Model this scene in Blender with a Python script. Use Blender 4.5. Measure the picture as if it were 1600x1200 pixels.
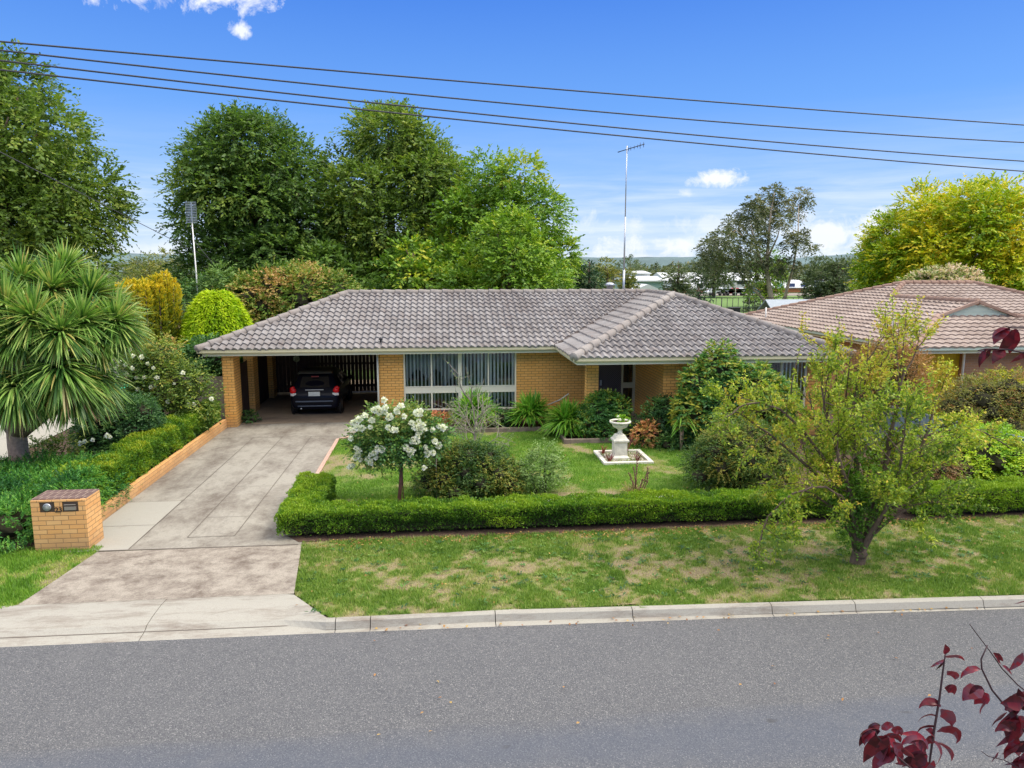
import bpy, bmesh, math, random
import numpy as np
from mathutils import Vector
sc = bpy.context.scene
for o in list(bpy.data.objects): bpy.data.objects.remove(o, do_unlink=True)
C = sc.collection
R = math.radians
# ------------------------------------------------------------------ camera
FPX, PITCH, YAW, CH = 1140.2, 0.1566, 0.0995, 4.961
cd = bpy.data.cameras.new("camera"); cam = bpy.data.objects.new("camera", cd); C.objects.link(cam)
cd.sensor_width = 36; cd.lens = 36 * FPX / 1600; cd.clip_start = 0.05; cd.clip_end = 6000
cam.location = (0, 0, CH); cam.rotation_euler = (math.pi / 2 - PITCH, 0, -YAW)
sc.camera = cam
# ------------------------------------------------------------------ sky and sun
SUN_EL, SUN_AZ = R(54), R(103)          # azimuth clockwise from +Y: from the right, a little in front of the house
w = bpy.data.worlds.new("World"); sc.world = w; w.use_nodes = True
def ray(u, v):
    x = (u - 800) / FPX; y = -(v - 600) / FPX
    d = math.cos(PITCH) + y * math.sin(PITCH); z = -math.sin(PITCH) + y * math.cos(PITCH)
    return Vector((x * math.cos(YAW) + d * math.sin(YAW), -x * math.sin(YAW) + d * math.cos(YAW), z))
def at(u, v, Y):
    r = ray(u, v); t = Y / r.y
    return Vector((r.x * t, Y, CH + r.z * t))
class NT:
    def __init__(s, tree): s.t = tree; s.n = tree.nodes; s.l = tree.links
    def new(s, typ, **kw):
        n = s.n.new(typ)
        for k, v in kw.items():
            if k.startswith('i_'):
                key = k[2:]; n.inputs[int(key) if key.isdigit() else key.replace('_', ' ')].default_value = v
            else: setattr(n, k, v)
        return n
    def link(s, a, b): s.l.new(a, b)
    def math(s, op, a, b=None, c=None, clamp=False):
        n = s.n.new('ShaderNodeMath'); n.operation = op; n.use_clamp = clamp
        for i, x in enumerate((a, b, c)):
            if x is None: continue
            if isinstance(x, (int, float)): n.inputs[i].default_value = x
            else: s.l.new(x, n.inputs[i])
        return n.outputs[0]
    def mix(s, f, a, b, blend='MIX'):
        n = s.n.new('ShaderNodeMix'); n.data_type = 'RGBA'; n.blend_type = blend
        for i, x in ((0, f), (6, a), (7, b)):
            if isinstance(x, (int, float)): n.inputs[i].default_value = x
            elif isinstance(x, (tuple, list)): n.inputs[i].default_value = (*x[:3], 1)
            else: s.l.new(x, n.inputs[i])
        return n.outputs[2]
    def ramp(s, f, stops, interp='LINEAR'):
        n = s.n.new('ShaderNodeValToRGB'); n.color_ramp.interpolation = interp
        e = n.color_ramp.elements
        while len(e) < len(stops): e.new(0.5)
        for i, (p, c) in enumerate(stops):
            e[i].position = p; e[i].color = (*c, 1) if len(c) == 3 else c
        s.l.new(f, n.inputs[0]); return n.outputs[0]
    def noise(s, vec, scale, detail=4, rough=0.55, dist=0.0):
        n = s.n.new('ShaderNodeTexNoise'); n.inputs['Scale'].default_value = scale
        n.inputs['Detail'].default_value = detail; n.inputs['Roughness'].default_value = rough; n.inputs['Distortion'].default_value = dist
        if vec is not None: s.l.new(vec, n.inputs['Vector'])
        return n.outputs[0]
    def mapping(s, vec, scale=(1, 1, 1), loc=(0, 0, 0), rot=(0, 0, 0)):
        n = s.n.new('ShaderNodeMapping'); n.inputs['Scale'].default_value = scale; n.inputs['Location'].default_value = loc; n.inputs['Rotation'].default_value = rot
        s.l.new(vec, n.inputs['Vector']); return n.outputs[0]
def build_sky():
    T = NT(w.node_tree); T.n.clear()
    out = T.new('ShaderNodeOutputWorld'); bg = T.new('ShaderNodeBackground')
    tc = T.new('ShaderNodeTexCoord').outputs['Generated']
    sep = T.new('ShaderNodeSeparateXYZ'); T.link(tc, sep.inputs[0]); z = sep.outputs[2]
    base = T.ramp(z, [(0.0, (.45, .55, .66)), (.05, (.33, .46, .66)), (.12, (.18, .34, .66)), (.20, (.085, .245, .62)), (.32, (.036, .155, .55)), (1.0, (.05, .14, .40))])
    nis = T.new('ShaderNodeTexSky', sky_type='NISHITA', sun_disc=False, sun_elevation=SUN_EL, sun_rotation=SUN_AZ)
    nis.air_density = 1.2; nis.dust_density = 0.6
    nm = T.mix(1.0, nis.outputs[0], (.11, .12, .15), 'MULTIPLY')
    col = T.mix(0.12, base, nm)
    # azimuth/elevation for the clouds
    az = T.math('ARCTAN2', sep.outputs[0], sep.outputs[1])
    el = T.math('ARCSINE', z)
    puff = T.noise(tc, 26, 9, .66, .35)
    puffc = T.noise(tc, 9, 3, .5, .2)
    def cloud(u, v, du, dv, gain=1.0, tilt=0.0, thr=0.0):
        r = ray(u, v).normalized(); a0 = math.atan2(r.x, r.y); e0 = math.asin(r.z)
        da = T.math('SUBTRACT', az, a0); de = T.math('SUBTRACT', el, e0)
        de = T.math('SUBTRACT', de, T.math('MULTIPLY', da, tilt))
        a = T.math('DIVIDE', da, du / FPX); b = T.math('DIVIDE', de, dv / FPX)
        d2 = T.math('ADD', T.math('MULTIPLY', a, a), T.math('MULTIPLY', b, b))
        m = T.math('SUBTRACT', 1.0, T.math('SQRT', d2))
        m = T.math('ADD', m, T.math('MULTIPLY', T.math('SUBTRACT', puff, .52), 3.6))
        m = T.math('ADD', m, T.math('MULTIPLY', T.math('SUBTRACT', puffc, .5), 1.5))
        return T.math('MULTIPLY', T.math('MULTIPLY', T.math('SUBTRACT', m, .1 + thr), 1.6, clamp=True), gain, clamp=True)
    ms = [cloud(225, -10, 85, 28), cloud(330, -11, 100, 31), cloud(372, 45, 30, 15, .95, -.15), cloud(1112, 280, 52, 17, .92, .12), cloud(1074, 303, 20, 12, .55),
          cloud(1000, 400, 60, 14, .5), cloud(1060, 385, 150, 24, .9), cloud(1320, 365, 190, 42, .85), cloud(1120, 350, 190, 26, .5), cloud(240, 395, 60, 22, .5)]
    m = ms[0]
    for x in ms[1:]: m = T.math('MAXIMUM', m, x)
    # thin streaks of high cloud low over the horizon
    st = T.noise(T.mapping(tc, (2.2, 2.2, 26)), 2.4, 6, .6, .3)
    band = T.ramp(z, [(0, (.55, .55, .55)), (.03, (.95, .95, .95)), (.09, (.6, .6, .6)), (.13, (.12, .12, .12)), (.2, (0, 0, 0))])
    streak = T.math('MULTIPLY', T.math('MULTIPLY', T.math('SUBTRACT', st, .40), 3.2, clamp=True), band)
    # unseen white cloud added overhead to brighten and whiten the fill light
    n2 = T.noise(tc, 2.6, 8, .6, .4)
    up = T.ramp(z, [(.36, (0, 0, 0)), (.5, (1, 1, 1))])
    over = T.math('MULTIPLY', T.math('MULTIPLY', T.math('SUBTRACT', n2, .40), 7, clamp=True), up)
    col = T.mix(T.math('MULTIPLY', streak, .85), col, (.62, .67, .74))
    col = T.mix(m, col, T.mix(puffc, (.58, .62, .70), (.76, .76, .77)))
    col = T.mix(over, col, (1.8, 1.75, 1.66))
    T.link(col, bg.inputs[0]); bg.inputs[1].default_value = 1.0
    T.link(bg.outputs[0], out.inputs[0])
build_sky()
sl = bpy.data.lights.new("sun", 'SUN'); sl.energy = 2.35; sl.angle = R(24); sl.color = (1, .92, .78)
so = bpy.data.objects.new("sun", sl); C.objects.link(so)
so.rotation_euler = (math.pi / 2 - SUN_EL, 0, math.pi - SUN_AZ)
so.location = (20, -20, 40)
sc.render.engine = 'CYCLES'
sc.view_settings.view_transform = 'Standard'; sc.view_settings.look = 'None'; sc.view_settings.exposure = 0.62; sc.view_settings.gamma = 1
sc.view_settings.use_curve_mapping = False
sc.cycles.max_bounces = 5; sc.cycles.transparent_max_bounces = 8; sc.cycles.diffuse_bounces = 3; sc.cycles.transmission_bounces = 4; sc.cycles.glossy_bounces = 2
sc.render.resolution_x = 1024; sc.render.resolution_y = 768
# ------------------------------------------------------------------ object helpers
def tag(o, label=None, cat=None, group=None, kind=None):
    if label: o['label'] = label
    if cat: o['category'] = cat
    if group: o['group'] = group
    if kind: o['kind'] = kind
    return o
def thing(name, label, cat, loc=(0, 0, 0), rz=0.0, group=None):
    o = bpy.data.objects.new(name, None); C.objects.link(o); o.empty_display_size = .2
    o.location = loc; o.rotation_euler = (0, 0, rz)
    return tag(o, label, cat, group)
def link(name, me, mat, parent=None, loc=None):
    o = bpy.data.objects.new(name, me); C.objects.link(o)
    if mat is not None:
        for m in (mat if isinstance(mat, (list, tuple)) else [mat]): me.materials.append(m)
    if parent is not None: o.parent = parent
    if loc is not None: o.location = loc
    return o
def copy_tree(o, parent=None):
    c = o.copy(); C.objects.link(c)
    if parent is not None: c.parent = parent
    for ch in [x for x in o.children]: copy_tree(ch, c)
    return c
class MB:
    """collects geometry, links it as one mesh with box-projected UVs in metres"""
    def __init__(s, off=(0, 0, 0)): s.v = []; s.f = []; s.m = []; s.sm = []; s.off = Vector(off)
    def add(s, vs, fs, m=0, smooth=False):
        b = len(s.v); s.v.extend([tuple(Vector(p) - s.off) for p in vs]); s.f.extend([tuple(i + b for i in f) for f in fs]); s.m.extend([m] * len(fs)); s.sm.extend([smooth] * len(fs)); return s
    def box(s, x0, x1, y0, y1, z0, z1, m=0):
        vs = [(x0, y0, z0), (x1, y0, z0), (x1, y1, z0), (x0, y1, z0), (x0, y0, z1), (x1, y0, z1), (x1, y1, z1), (x0, y1, z1)]
        return s.add(vs, [(0, 3, 2, 1), (4, 5, 6, 7), (0, 1, 5, 4), (1, 2, 6, 5), (2, 3, 7, 6), (3, 0, 4, 7)], m)
    def beam(s, a, b, wd, h, m=0, up=(0, 0, 1)):
        a = Vector(a); b = Vector(b); d = (b - a).normalized(); u = Vector(up); sd = d.cross(u).normalized(); u = sd.cross(d).normalized()
        vs = [p + sd * (sx * wd / 2) + u * (sz * h / 2) for p in (a, b) for sx, sz in ((-1, -1), (1, -1), (1, 1), (-1, 1))]
        return s.add(vs, [(0, 1, 2, 3), (4, 7, 6, 5), (0, 4, 5, 1), (1, 5, 6, 2), (2, 6, 7, 3), (3, 7, 4, 0)], m)
    def prism(s, poly, z0, z1, m=0):
        n = len(poly); vs = [(p[0], p[1], z0) for p in poly] + [(p[0], p[1], z1) for p in poly]
        fs = [tuple(range(n - 1, -1, -1)), tuple(range(n, 2 * n))] + [(i, (i + 1) % n, n + (i + 1) % n, n + i) for i in range(n)]
        return s.add(vs, fs, m)
    def lathe(s, prof, c=(0, 0, 0), n=24, m=0, axis='z', smooth=True):
        vs = []; fs = []; k = len(prof)
        for i in range(n):
            a = 2 * math.pi * i / n
            for r, z in prof:
                p = (r * math.cos(a), r * math.sin(a), z)
                if axis == 'x': p = (z, p[0], p[1])
                elif axis == 'y': p = (p[0], z, p[1])
                vs.append((c[0] + p[0], c[1] + p[1], c[2] + p[2]))
        for i in range(n):
            j = (i + 1) % n
            for q in range(k - 1): fs.append((i * k + q, j * k + q, j * k + q + 1, i * k + q + 1))
        return s.add(vs, fs, m, smooth)
    def tube(s, pts, rad, n=8, m=0, cap=True):
        pts = [Vector(p) for p in pts]; k = len(pts)
        if isinstance(rad, (int, float)): rad = [rad] * k
        vs = []; fs = []; up = Vector((0, 0, 1))
        prev = None
        for i, p in enumerate(pts):
            d = (pts[min(i + 1, k - 1)] - pts[max(i - 1, 0)]).normalized()
            if prev is None:
                a = d.cross(up if abs(d.z) < .9 else Vector((1, 0, 0))).normalized()
            else: a = (prev - d * prev.dot(d)).normalized()
            prev = a; b = d.cross(a)
            for j in range(n):
                t = 2 * math.pi * j / n; vs.append(p + (a * math.cos(t) + b * math.sin(t)) * rad[i])
        for i in range(k - 1):
            for j in range(n):
                j2 = (j + 1) % n; fs.append((i * n + j, i * n + j2, (i + 1) * n + j2, (i + 1) * n + j))
        if cap: fs += [tuple(range(n - 1, -1, -1)), tuple(range((k - 1) * n, k * n))]
        return s.add(vs, fs, m, True)
    def build(s, name, mat, parent=None, loc=None, bevel=0.0):
        me = bpy.data.meshes.new(name); me.from_pydata(s.v, [], s.f)
        me.polygons.foreach_set('material_index', s.m); me.polygons.foreach_set('use_smooth', s.sm)
        uv = me.uv_layers.new(name='UV'); dat = np.zeros(len(me.loops) * 2)
        for p in me.polygons:
            n = p.normal; ax = max(range(3), key=lambda i: abs(n[i]))
            for li in p.loop_indices:
                co = me.vertices[me.loops[li].vertex_index].co + s.off
                a, b = ((co.y, co.z), (co.x, co.z), (co.x, co.y))[ax]
                dat[2 * li] = a; dat[2 * li + 1] = b
        uv.data.foreach_set('uv', dat); me.update()
        o = link(name, me, mat, parent, loc)
        if bevel:
            bv = o.modifiers.new('bevel', 'BEVEL'); bv.width = bevel; bv.segments = 2; bv.limit_method = 'ANGLE'
        return o
def np_mesh(name, V, F, tint=None, smooth=False):
    """V (n,3), F (m,k) numpy -> mesh, with a per-face float 'tint'"""
    me = bpy.data.meshes.new(name); k = F.shape[1]
    me.vertices.add(len(V)); me.vertices.foreach_set('co', np.ascontiguousarray(V, dtype=np.float32).ravel())
    me.loops.add(F.size); me.loops.foreach_set('vertex_index', np.ascontiguousarray(F, dtype=np.int32).ravel())
    me.polygons.add(len(F)); me.polygons.foreach_set('loop_start', np.arange(0, F.size, k, dtype=np.int32))
    me.polygons.foreach_set('loop_total', np.full(len(F), k, dtype=np.int32))
    if smooth: me.polygons.foreach_set('use_smooth', np.ones(len(F), dtype=bool))
    if tint is not None:
        a = me.attributes.new('tint', 'FLOAT', 'FACE'); a.data.foreach_set('value', np.asarray(tint, dtype=np.float32))
    me.update(calc_edges=True); return me
def nrm(a): return a / np.maximum(np.linalg.norm(a, axis=-1, keepdims=True), 1e-9)
def leaves(name, P, D, N, L, W, tint, mat, parent=None):
    D = nrm(D); S = nrm(np.cross(D, N)); N2 = np.cross(S, D)
    L = np.asarray(L).reshape(-1, 1) * np.ones((len(P), 1)); W = np.asarray(W).reshape(-1, 1) * np.ones((len(P), 1))
    a = P; b = P + D * L * .45 + S * W * .5 + N2 * W * .12; c = P + D * L - N2 * L * .12; d = P + D * L * .45 - S * W * .5 + N2 * W * .12
    V = np.stack([a, b, c, d], 1).reshape(-1, 3); F = np.arange(len(P) * 4).reshape(-1, 4)
    return link(name, np_mesh(name, V, F, tint), mat, parent)
def rnd_unit(rg, n): return nrm(rg.normal(size=(n, 3)))
def sprays(rg, blobs, n, slen, m, leaf, aspect=.5, droop=.15, zmin=-.6, inner=.55, upn=.7, spread=.8, out=1.0, tvar=.2, twig=0):
    """leafy twigs over the surface of a set of ellipsoids: returns leaf arrays"""
    B = np.array(blobs, float); c = B[:, :3]; r = B[:, 3:6] if B.shape[1] >= 6 else np.repeat(B[:, 3:4], 3, 1)
    wt = (r[:, 0] * r[:, 2]); wt = wt / wt.sum()
    k = rg.choice(len(B), size=int(n * 1.6), p=wt); d = rnd_unit(rg, len(k))
    keep = (d[:, 2] > zmin) | (rg.random(len(k)) < .15); k = k[keep]; d = d[keep]
    rad = inner + (1.04 - inner) * rg.random(len(k)) ** .45
    p = c[k] + d * r[k] * rad[:, None]
    dm = np.full(len(p), 9.0)
    for i in range(len(B)):
        q = np.linalg.norm((p - c[i]) / r[i], axis=1); q[k == i] = 9; dm = np.minimum(dm, q)
    keep = dm > .66; p = p[keep][:n]; d = d[keep][:n]; k = k[keep][:n]
    o = nrm(d / r[k]); n = len(p)
    s = nrm(o * out + rnd_unit(rg, n) * .55 + np.array([0, 0, -.15]))
    sl = slen * (.6 + .8 * rg.random(n))
    btint = rg.normal(size=len(B)) * tvar * .6
    st = btint[k] + rg.normal(size=n) * tvar * .5
    t = (np.arange(m) + .5) / m
    P = p[:, None, :] + s[:, None, :] * (sl[:, None] * t)[..., None] + np.array([0, 0, -1.0]) * (droop * sl[:, None] * t ** 2)[..., None]
    side = nrm(np.cross(s, np.array([0, 0, 1.0]) + rnd_unit(rg, n) * .3))
    sg = np.where(np.arange(m) % 2, 1, -1)[None, :, None]
    D = s[:, None, :] + side[:, None, :] * sg * spread + rg.normal(size=(n, m, 3)) * .35
    N = np.array([0, 0, upn]) + o[:, None, :] * .5 + rg.normal(size=(n, m, 3)) * .42
    T = .5 + st[:, None] + rg.normal(size=(n, m)) * tvar * .45
    L = leaf * (.7 + .6 * rg.random(n * m))
    return P.reshape(-1, 3), D.reshape(-1, 3), N.reshape(-1, 3), L, L * aspect, np.clip(T.reshape(-1), 0, 1)
def lobes(rg, prof, n, r, cx=0, cy=0, squash=.85, fill=.35):
    """lobes spread through a crown whose radius by height is prof=[(z,R),...]"""
    zs = [p[0] for p in prof]; Rs = [p[1] for p in prof]; out = []
    zz = np.linspace(zs[0], zs[-1], 200); RR = np.interp(zz, zs, Rs); cdf = np.cumsum(RR ** 1.3 + .05); cdf /= cdf[-1]
    ang = rg.random() * 6
    for i in range(n):
        z = np.interp(rg.random(), cdf, zz); Rz = float(np.interp(z, zs, Rs)); ang += 2.399963
        rr = r * (.65 + .7 * rg.random()); q = max(Rz - rr * .75, 0) * (1 if rg.random() > fill else rg.random() ** .5)
        rr = min(rr, max(Rz, .35 * r) * 1.0)
        out.append((cx + q * math.cos(ang), cy + q * math.sin(ang), min(z, zs[-1] - rr * .4), rr, rr, rr * squash))
    return out
def strap_leaves(rg, c, n, L, W, el0=-20, el1=85, droop=.6, seg=5, name='leaves', mat=None, parent=None, tvar=.2, up=(0, 0, 1), fold=0, tb=.5):
    """arching sword leaves fanning from points c (k,3)"""
    c = np.atleast_2d(np.array(c, float)); k = rg.integers(0, len(c), n)
    az = rg.random(n) * 2 * math.pi; s0, s1 = math.sin(R(el0)), math.sin(R(el1)); el = np.arcsin(s0 + (s1 - s0) * rg.random(n))
    d = np.stack([np.cos(el) * np.cos(az), np.cos(el) * np.sin(az), np.sin(el)], 1)
    Ln = L * (.75 + .4 * rg.random(n)); Wn = W * (.8 + .4 * rg.random(n)); dr = droop * (.6 + .8 * rg.random(n)) * np.cos(el) ** .7
    t = np.linspace(0, 1, seg + 1)
    P = c[k][:, None, :] + d[:, None, :] * (Ln[:, None] * t)[..., None] + np.array([0, 0, -1.]) * (dr[:, None] * Ln[:, None] * t ** 2.2)[..., None]
    side = nrm(np.cross(d, np.array([0, 0, 1.]) + rg.normal(size=(n, 3)) * .25))
    prof = np.interp(t, [0, .12, .5, .85, 1], [.55, .9, 1, .6, .03])
    off = side[:, None, :] * (Wn[:, None] * prof * .5)[..., None]
    V = np.stack([P - off, P + off], 2).reshape(-1, 3)
    base = (np.arange(n) * (seg + 1) * 2)[:, None] + (np.arange(seg) * 2)[None, :]
    F = np.stack([base, base + 1, base + 3, base + 2], 2).reshape(-1, 4)
    tint = np.repeat(np.clip(tb + rg.normal(size=n) * tvar, 0, 1), seg)
    return link(name, np_mesh(name, V, F, tint, True), mat, parent)
# ------------------------------------------------------------------ materials
def mat(name):
    m = bpy.data.materials.new(name); m.use_nodes = True; T = NT(m.node_tree); b = T.n['Principled BSDF']; return m, T, b
def plain(name, col, rough=.6, metal=0.0, var=.08, scale=6, bump=0.0, spec=.4):
    m, T, b = mat(name); b.inputs['Roughness'].default_value = rough; b.inputs['Metallic'].default_value = metal
    b.inputs['Specular IOR Level'].default_value = spec
    tc = T.new('ShaderNodeTexCoord').outputs['Object']
    n = T.noise(tc, scale, 6, .6)
    c = T.mix(T.math('MULTIPLY', n, 1.0), tuple(x * (1 - var * 2) for x in col), tuple(min(x * (1 + var * 2), 1) for x in col))
    T.link(c, b.inputs['Base Color'])
    if bump:
        bm_ = T.new('ShaderNodeBump'); bm_.inputs['Strength'].default_value = bump; bm_.inputs['Distance'].default_value = .01
        T.link(T.noise(tc, scale * 12, 4), bm_.inputs['Height']); T.link(bm_.outputs[0], b.inputs['Normal'])
    return m
def leafmat(name, cols, rough=.5, trans=.28, spec=.35):
    m, T, b = mat(name)
    at_ = T.new('ShaderNodeAttribute', attribute_name='tint').outputs['Fac']
    tc = T.new('ShaderNodeTexCoord').outputs['Object']
    f = T.math('ADD', at_, T.math('MULTIPLY', T.math('SUBTRACT', T.noise(tc, 1.3, 2), .5), .5))
    n = len(cols); c = T.ramp(f, [(i / (n - 1) * .8 + .1, x) for i, x in enumerate(cols)])
    T.link(c, b.inputs['Base Color']); b.inputs['Roughness'].default_value = rough; b.inputs['Specular IOR Level'].default_value = spec
    tr = T.new('ShaderNodeBsdfTranslucent'); T.link(T.mix(.5, c, T.mix(1.0, c, (1.3, 1.5, .5), 'MULTIPLY')), tr.inputs[0])
    mx = T.new('ShaderNodeMixShader'); mx.inputs[0].default_value = trans
    T.link(b.outputs[0], mx.inputs[1]); T.link(tr.outputs[0], mx.inputs[2]); T.link(mx.outputs[0], T.n['Material Output'].inputs[0])
    return m
def brickmat(name, c1, c2, mortar, bw=.24, bh=.086, mw=.011, rough=.8, var=.35):
    m, T, b = mat(name); uv = T.new('ShaderNodeUVMap').outputs[0]
    br = T.new('ShaderNodeTexBrick'); T.link(uv, br.inputs['Vector'])
    br.inputs['Scale'].default_value = 1; br.inputs['Brick Width'].default_value = bw; br.inputs['Row Height'].default_value = bh
    br.inputs['Mortar Size'].default_value = mw * .5; br.inputs['Mortar Smooth'].default_value = .15; br.inputs['Bias'].default_value = 0
    br.inputs['Color1'].default_value = (*c1, 1); br.inputs['Color2'].default_value = (*c2, 1); br.inputs['Mortar'].default_value = (*mortar, 1)
    br.offset = .5
    n = T.noise(uv, 1.2, 5, .6); n2 = T.noise(uv, 60, 4, .7)
    c = T.mix(T.math('MULTIPLY', n, var), br.outputs['Color'], tuple(x * .62 for x in c1))
    c = T.mix(T.math('MULTIPLY', T.math('SUBTRACT', n2, .35), .5, clamp=True), c, tuple(min(1, x * 1.25) for x in c2))
    sy = T.new('ShaderNodeSeparateXYZ'); T.link(uv, sy.inputs[0])
    splash = T.math('MULTIPLY', T.math('SUBTRACT', T.math('ADD', T.math('MULTIPLY', n, .5), .12), sy.outputs[1]), 3, clamp=True)
    c = T.mix(T.math('MULTIPLY', splash, .45), c, (.22, .15, .10))
    T.link(c, b.inputs['Base Color']); b.inputs['Roughness'].default_value = rough
    bp = T.new('ShaderNodeBump'); bp.inputs['Strength'].default_value = .7; bp.inputs['Distance'].default_value = .012
    h = T.math('ADD', T.math('MULTIPLY', br.outputs['Fac'], -1.0), T.math('MULTIPLY', n2, .35))
    T.link(h, bp.inputs['Height']); T.link(bp.outputs[0], b.inputs['Normal'])
    return m
def tilemat(name, a, b_, c_, dirt):
    m, T, b = mat(name)
    t = T.new('ShaderNodeAttribute', attribute_name='tint').outputs['Fac']
    tc = T.new('ShaderNodeTexCoord').outputs['Object']
    col = T.ramp(t, [(0, a), (.5, b_), (1, c_)])
    n = T.noise(tc, .9, 7, .68, .4); n2 = T.noise(tc, 14, 5, .7)
    col = T.mix(T.math('MULTIPLY', T.math('SUBTRACT', T.noise(tc, .33, 5, .6), .45), 2.4, clamp=True), col, T.mix(.55, col, tuple(min(1, x * 1.35) for x in c_)))
    col = T.mix(T.math('MULTIPLY', T.math('SUBTRACT', T.noise(tc, 2.6, 5, .7), .56), 5, clamp=True), col, T.mix(.5, col, (.20, .12, .09)))
    col = T.mix(T.math('MULTIPLY', T.math('SUBTRACT', n, .42), 2.2, clamp=True), col, T.mix(.6, col, dirt))
    col = T.mix(T.math('MULTIPLY', T.math('SUBTRACT', n2, .45), 1.7, clamp=True), col, T.mix(.55, col, tuple(x * .5 for x in dirt)))
    n3 = T.noise(tc, 38, 3, .7); col = T.mix(T.math('MULTIPLY', T.math('SUBTRACT', n3, .60), 3.0, clamp=True), col, tuple(min(1, x * 1.5) for x in c_))
    T.link(col, b.inputs['Base Color']); b.inputs['Roughness'].default_value = .85; b.inputs['Specular IOR Level'].default_value = .25
    bp = T.new('ShaderNodeBump'); bp.inputs['Strength'].default_value = .35; bp.inputs['Distance'].default_value = .01
    T.link(n2, bp.inputs['Height']); T.link(bp.outputs[0], b.inputs['Normal']); return m
M = {}
M['brick'] = brickmat('orange_brick', (.84, .41, .095), (.92, .50, .145), (.15, .065, .03), mw=.014, var=.5)
M['box_brick'] = brickmat('letterbox_brick', (.74, .37, .12), (.80, .47, .19), (.25, .14, .07), .252, .0835, .011)
M['dark_brick'] = brickmat('dark_capping_brick', (.12, .07, .06), (.16, .10, .09), (.50, .38, .28), .12, .24, .012)
M['nb_brick'] = brickmat('mottled_brown_brick', (.46, .22, .10), (.33, .19, .12), (.42, .32, .22), var=.7)
M['cream_brick'] = brickmat('cream_brick', (.62, .55, .46), (.7, .64, .56), (.5, .45, .4), .3, .12)
M['far_brick'] = plain('far_orange_brick', (.52, .19, .08), .9)
M['tile'] = tilemat('grey_concrete_tile', (.175, .16, .155), (.24, .225, .22), (.30, .285, .28), (.12, .09, .08))
M['tile_nb'] = tilemat('pinkish_brown_tile', (.28, .215, .18), (.34, .27, .23), (.42, .345, .30), (.17, .115, .09))
M['cap'] = tilemat('ridge_cap', (.26, .235, .22), (.33, .305, .29), (.42, .4, .37), (.16, .11, .09))
M['cap_nb'] = tilemat('ridge_cap_brown', (.28, .18, .14), (.34, .24, .19), (.4, .3, .24), (.16, .1, .08))
M['cream'] = plain('cream_paint', (.62, .56, .37), .45, var=.04, scale=1.5)
M['cream_l'] = plain('light_cream_paint', (.80, .76, .60), .45, var=.04, scale=1.5)
M['soffit'] = plain('soffit_board', (.55, .5, .42), .8)
M['sage'] = plain('pale_green_paint', (.45, .53, .46), .5, var=.04)
M['white'] = plain('white_paint', (.78, .77, .74), .5, var=.05)
M['white_stone'] = plain('white_cast_stone', (.68, .645, .56), .85, var=.24, scale=7, bump=.5)
M['timber_dark'] = plain('dark_timber', (.045, .025, .02), .75, var=.3)
M['timber_grey'] = plain('weathered_timber', (.25, .21, .165), .9, var=.3, scale=4, bump=.4)
M['sleeper'] = plain('grey_sleeper', (.21, .165, .13), .9, var=.35, scale=5, bump=.4)
M['metal'] = plain('grey_metal', (.5, .52, .55), .4, .7)
M['dark_metal'] = plain('dark_metal', (.03, .03, .035), .5, .3)
M['wire'] = plain('power_cable', (.055, .055, .065), .6)
M['black'] = plain('black_plastic', (.015, .015, .017), .5)
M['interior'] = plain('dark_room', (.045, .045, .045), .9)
M['blind'] = plain('vertical_blind', (.92, .92, .88), .8, var=.03)
M['curtain'] = plain('sheer_curtain', (.30, .31, .31), .9)
M['soil'] = plain('mulch', (.085, .05, .034), .95, var=.5, scale=18, bump=.8)
M['tube'] = plain('pipe_cream', (.60, .60, .52), .5)
M['yellow'] = plain('mustard_paint', (.70, .50, .02), .6, var=.15)
M['bark'] = plain('grey_brown_bark', (.13, .09, .065), .95, var=.45, scale=7, bump=.8)
M['bark_dark'] = plain('dark_bark', (.06, .043, .035), .95, var=.4, scale=7, bump=.8)
M['bark_pale'] = plain('pale_gum_bark', (.42, .33, .25), .85, var=.35, scale=3, bump=.3)
M['bark_cord'] = plain('pinkish_corky_bark', (.36, .25, .19), .95, var=.3, scale=16, bump=.9)
def glassmat(name, tint=(.95, .97, .97), dark=.35):
    m, T, b = mat(name); T.n.remove(b)
    tr = T.new('ShaderNodeBsdfTransparent'); tr.inputs[0].default_value = (*tint, 1)
    gl = T.new('ShaderNodeBsdfGlossy'); gl.inputs['Roughness'].default_value = .03; gl.inputs[0].default_value = (.9, .95, 1, 1)
    fr = T.new('ShaderNodeFresnel'); fr.inputs[0].default_value = 1.55
    mx = T.new('ShaderNodeMixShader'); T.link(fr.outputs[0], mx.inputs[0]); T.link(tr.outputs[0], mx.inputs[1]); T.link(gl.outputs[0], mx.inputs[2])
    T.link(mx.outputs[0], T.n['Material Output'].inputs[0]); return m
M['glass'] = glassmat('window_glass')
# leaf palettes
LM = {}
def lm(k, *a, **kw): LM[k] = leafmat(k + '_leaf', *a, **kw)
lm('elm', [(.060, .105, .020), (.11, .19, .032), (.18, .28, .040), (.29, .35, .055)], trans=.36)
lm('elm_blue', [(.055, .105, .028), (.095, .18, .038), (.15, .26, .045), (.24, .32, .055)], trans=.36)
lm('maple', [(0.069, 0.149, 0.017), (0.149, 0.287, 0.029), (0.276, 0.425, 0.034), (0.483, 0.483, 0.034)])
lm('golden', [(.14, .26, .012), (.30, .42, .015), (.58, .58, .02), (.76, .55, .03)])
lm('gum', [(.075, .09, .045), (.12, .14, .065), (.17, .19, .085), (.24, .22, .11)])
lm('conifer', [(0.021, 0.053, 0.026), (0.037, 0.089, 0.037), (0.063, 0.126, 0.053)])
lm('far', [(0.053, 0.084, 0.042), (0.095, 0.137, 0.058), (0.158, 0.189, 0.063)])
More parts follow.
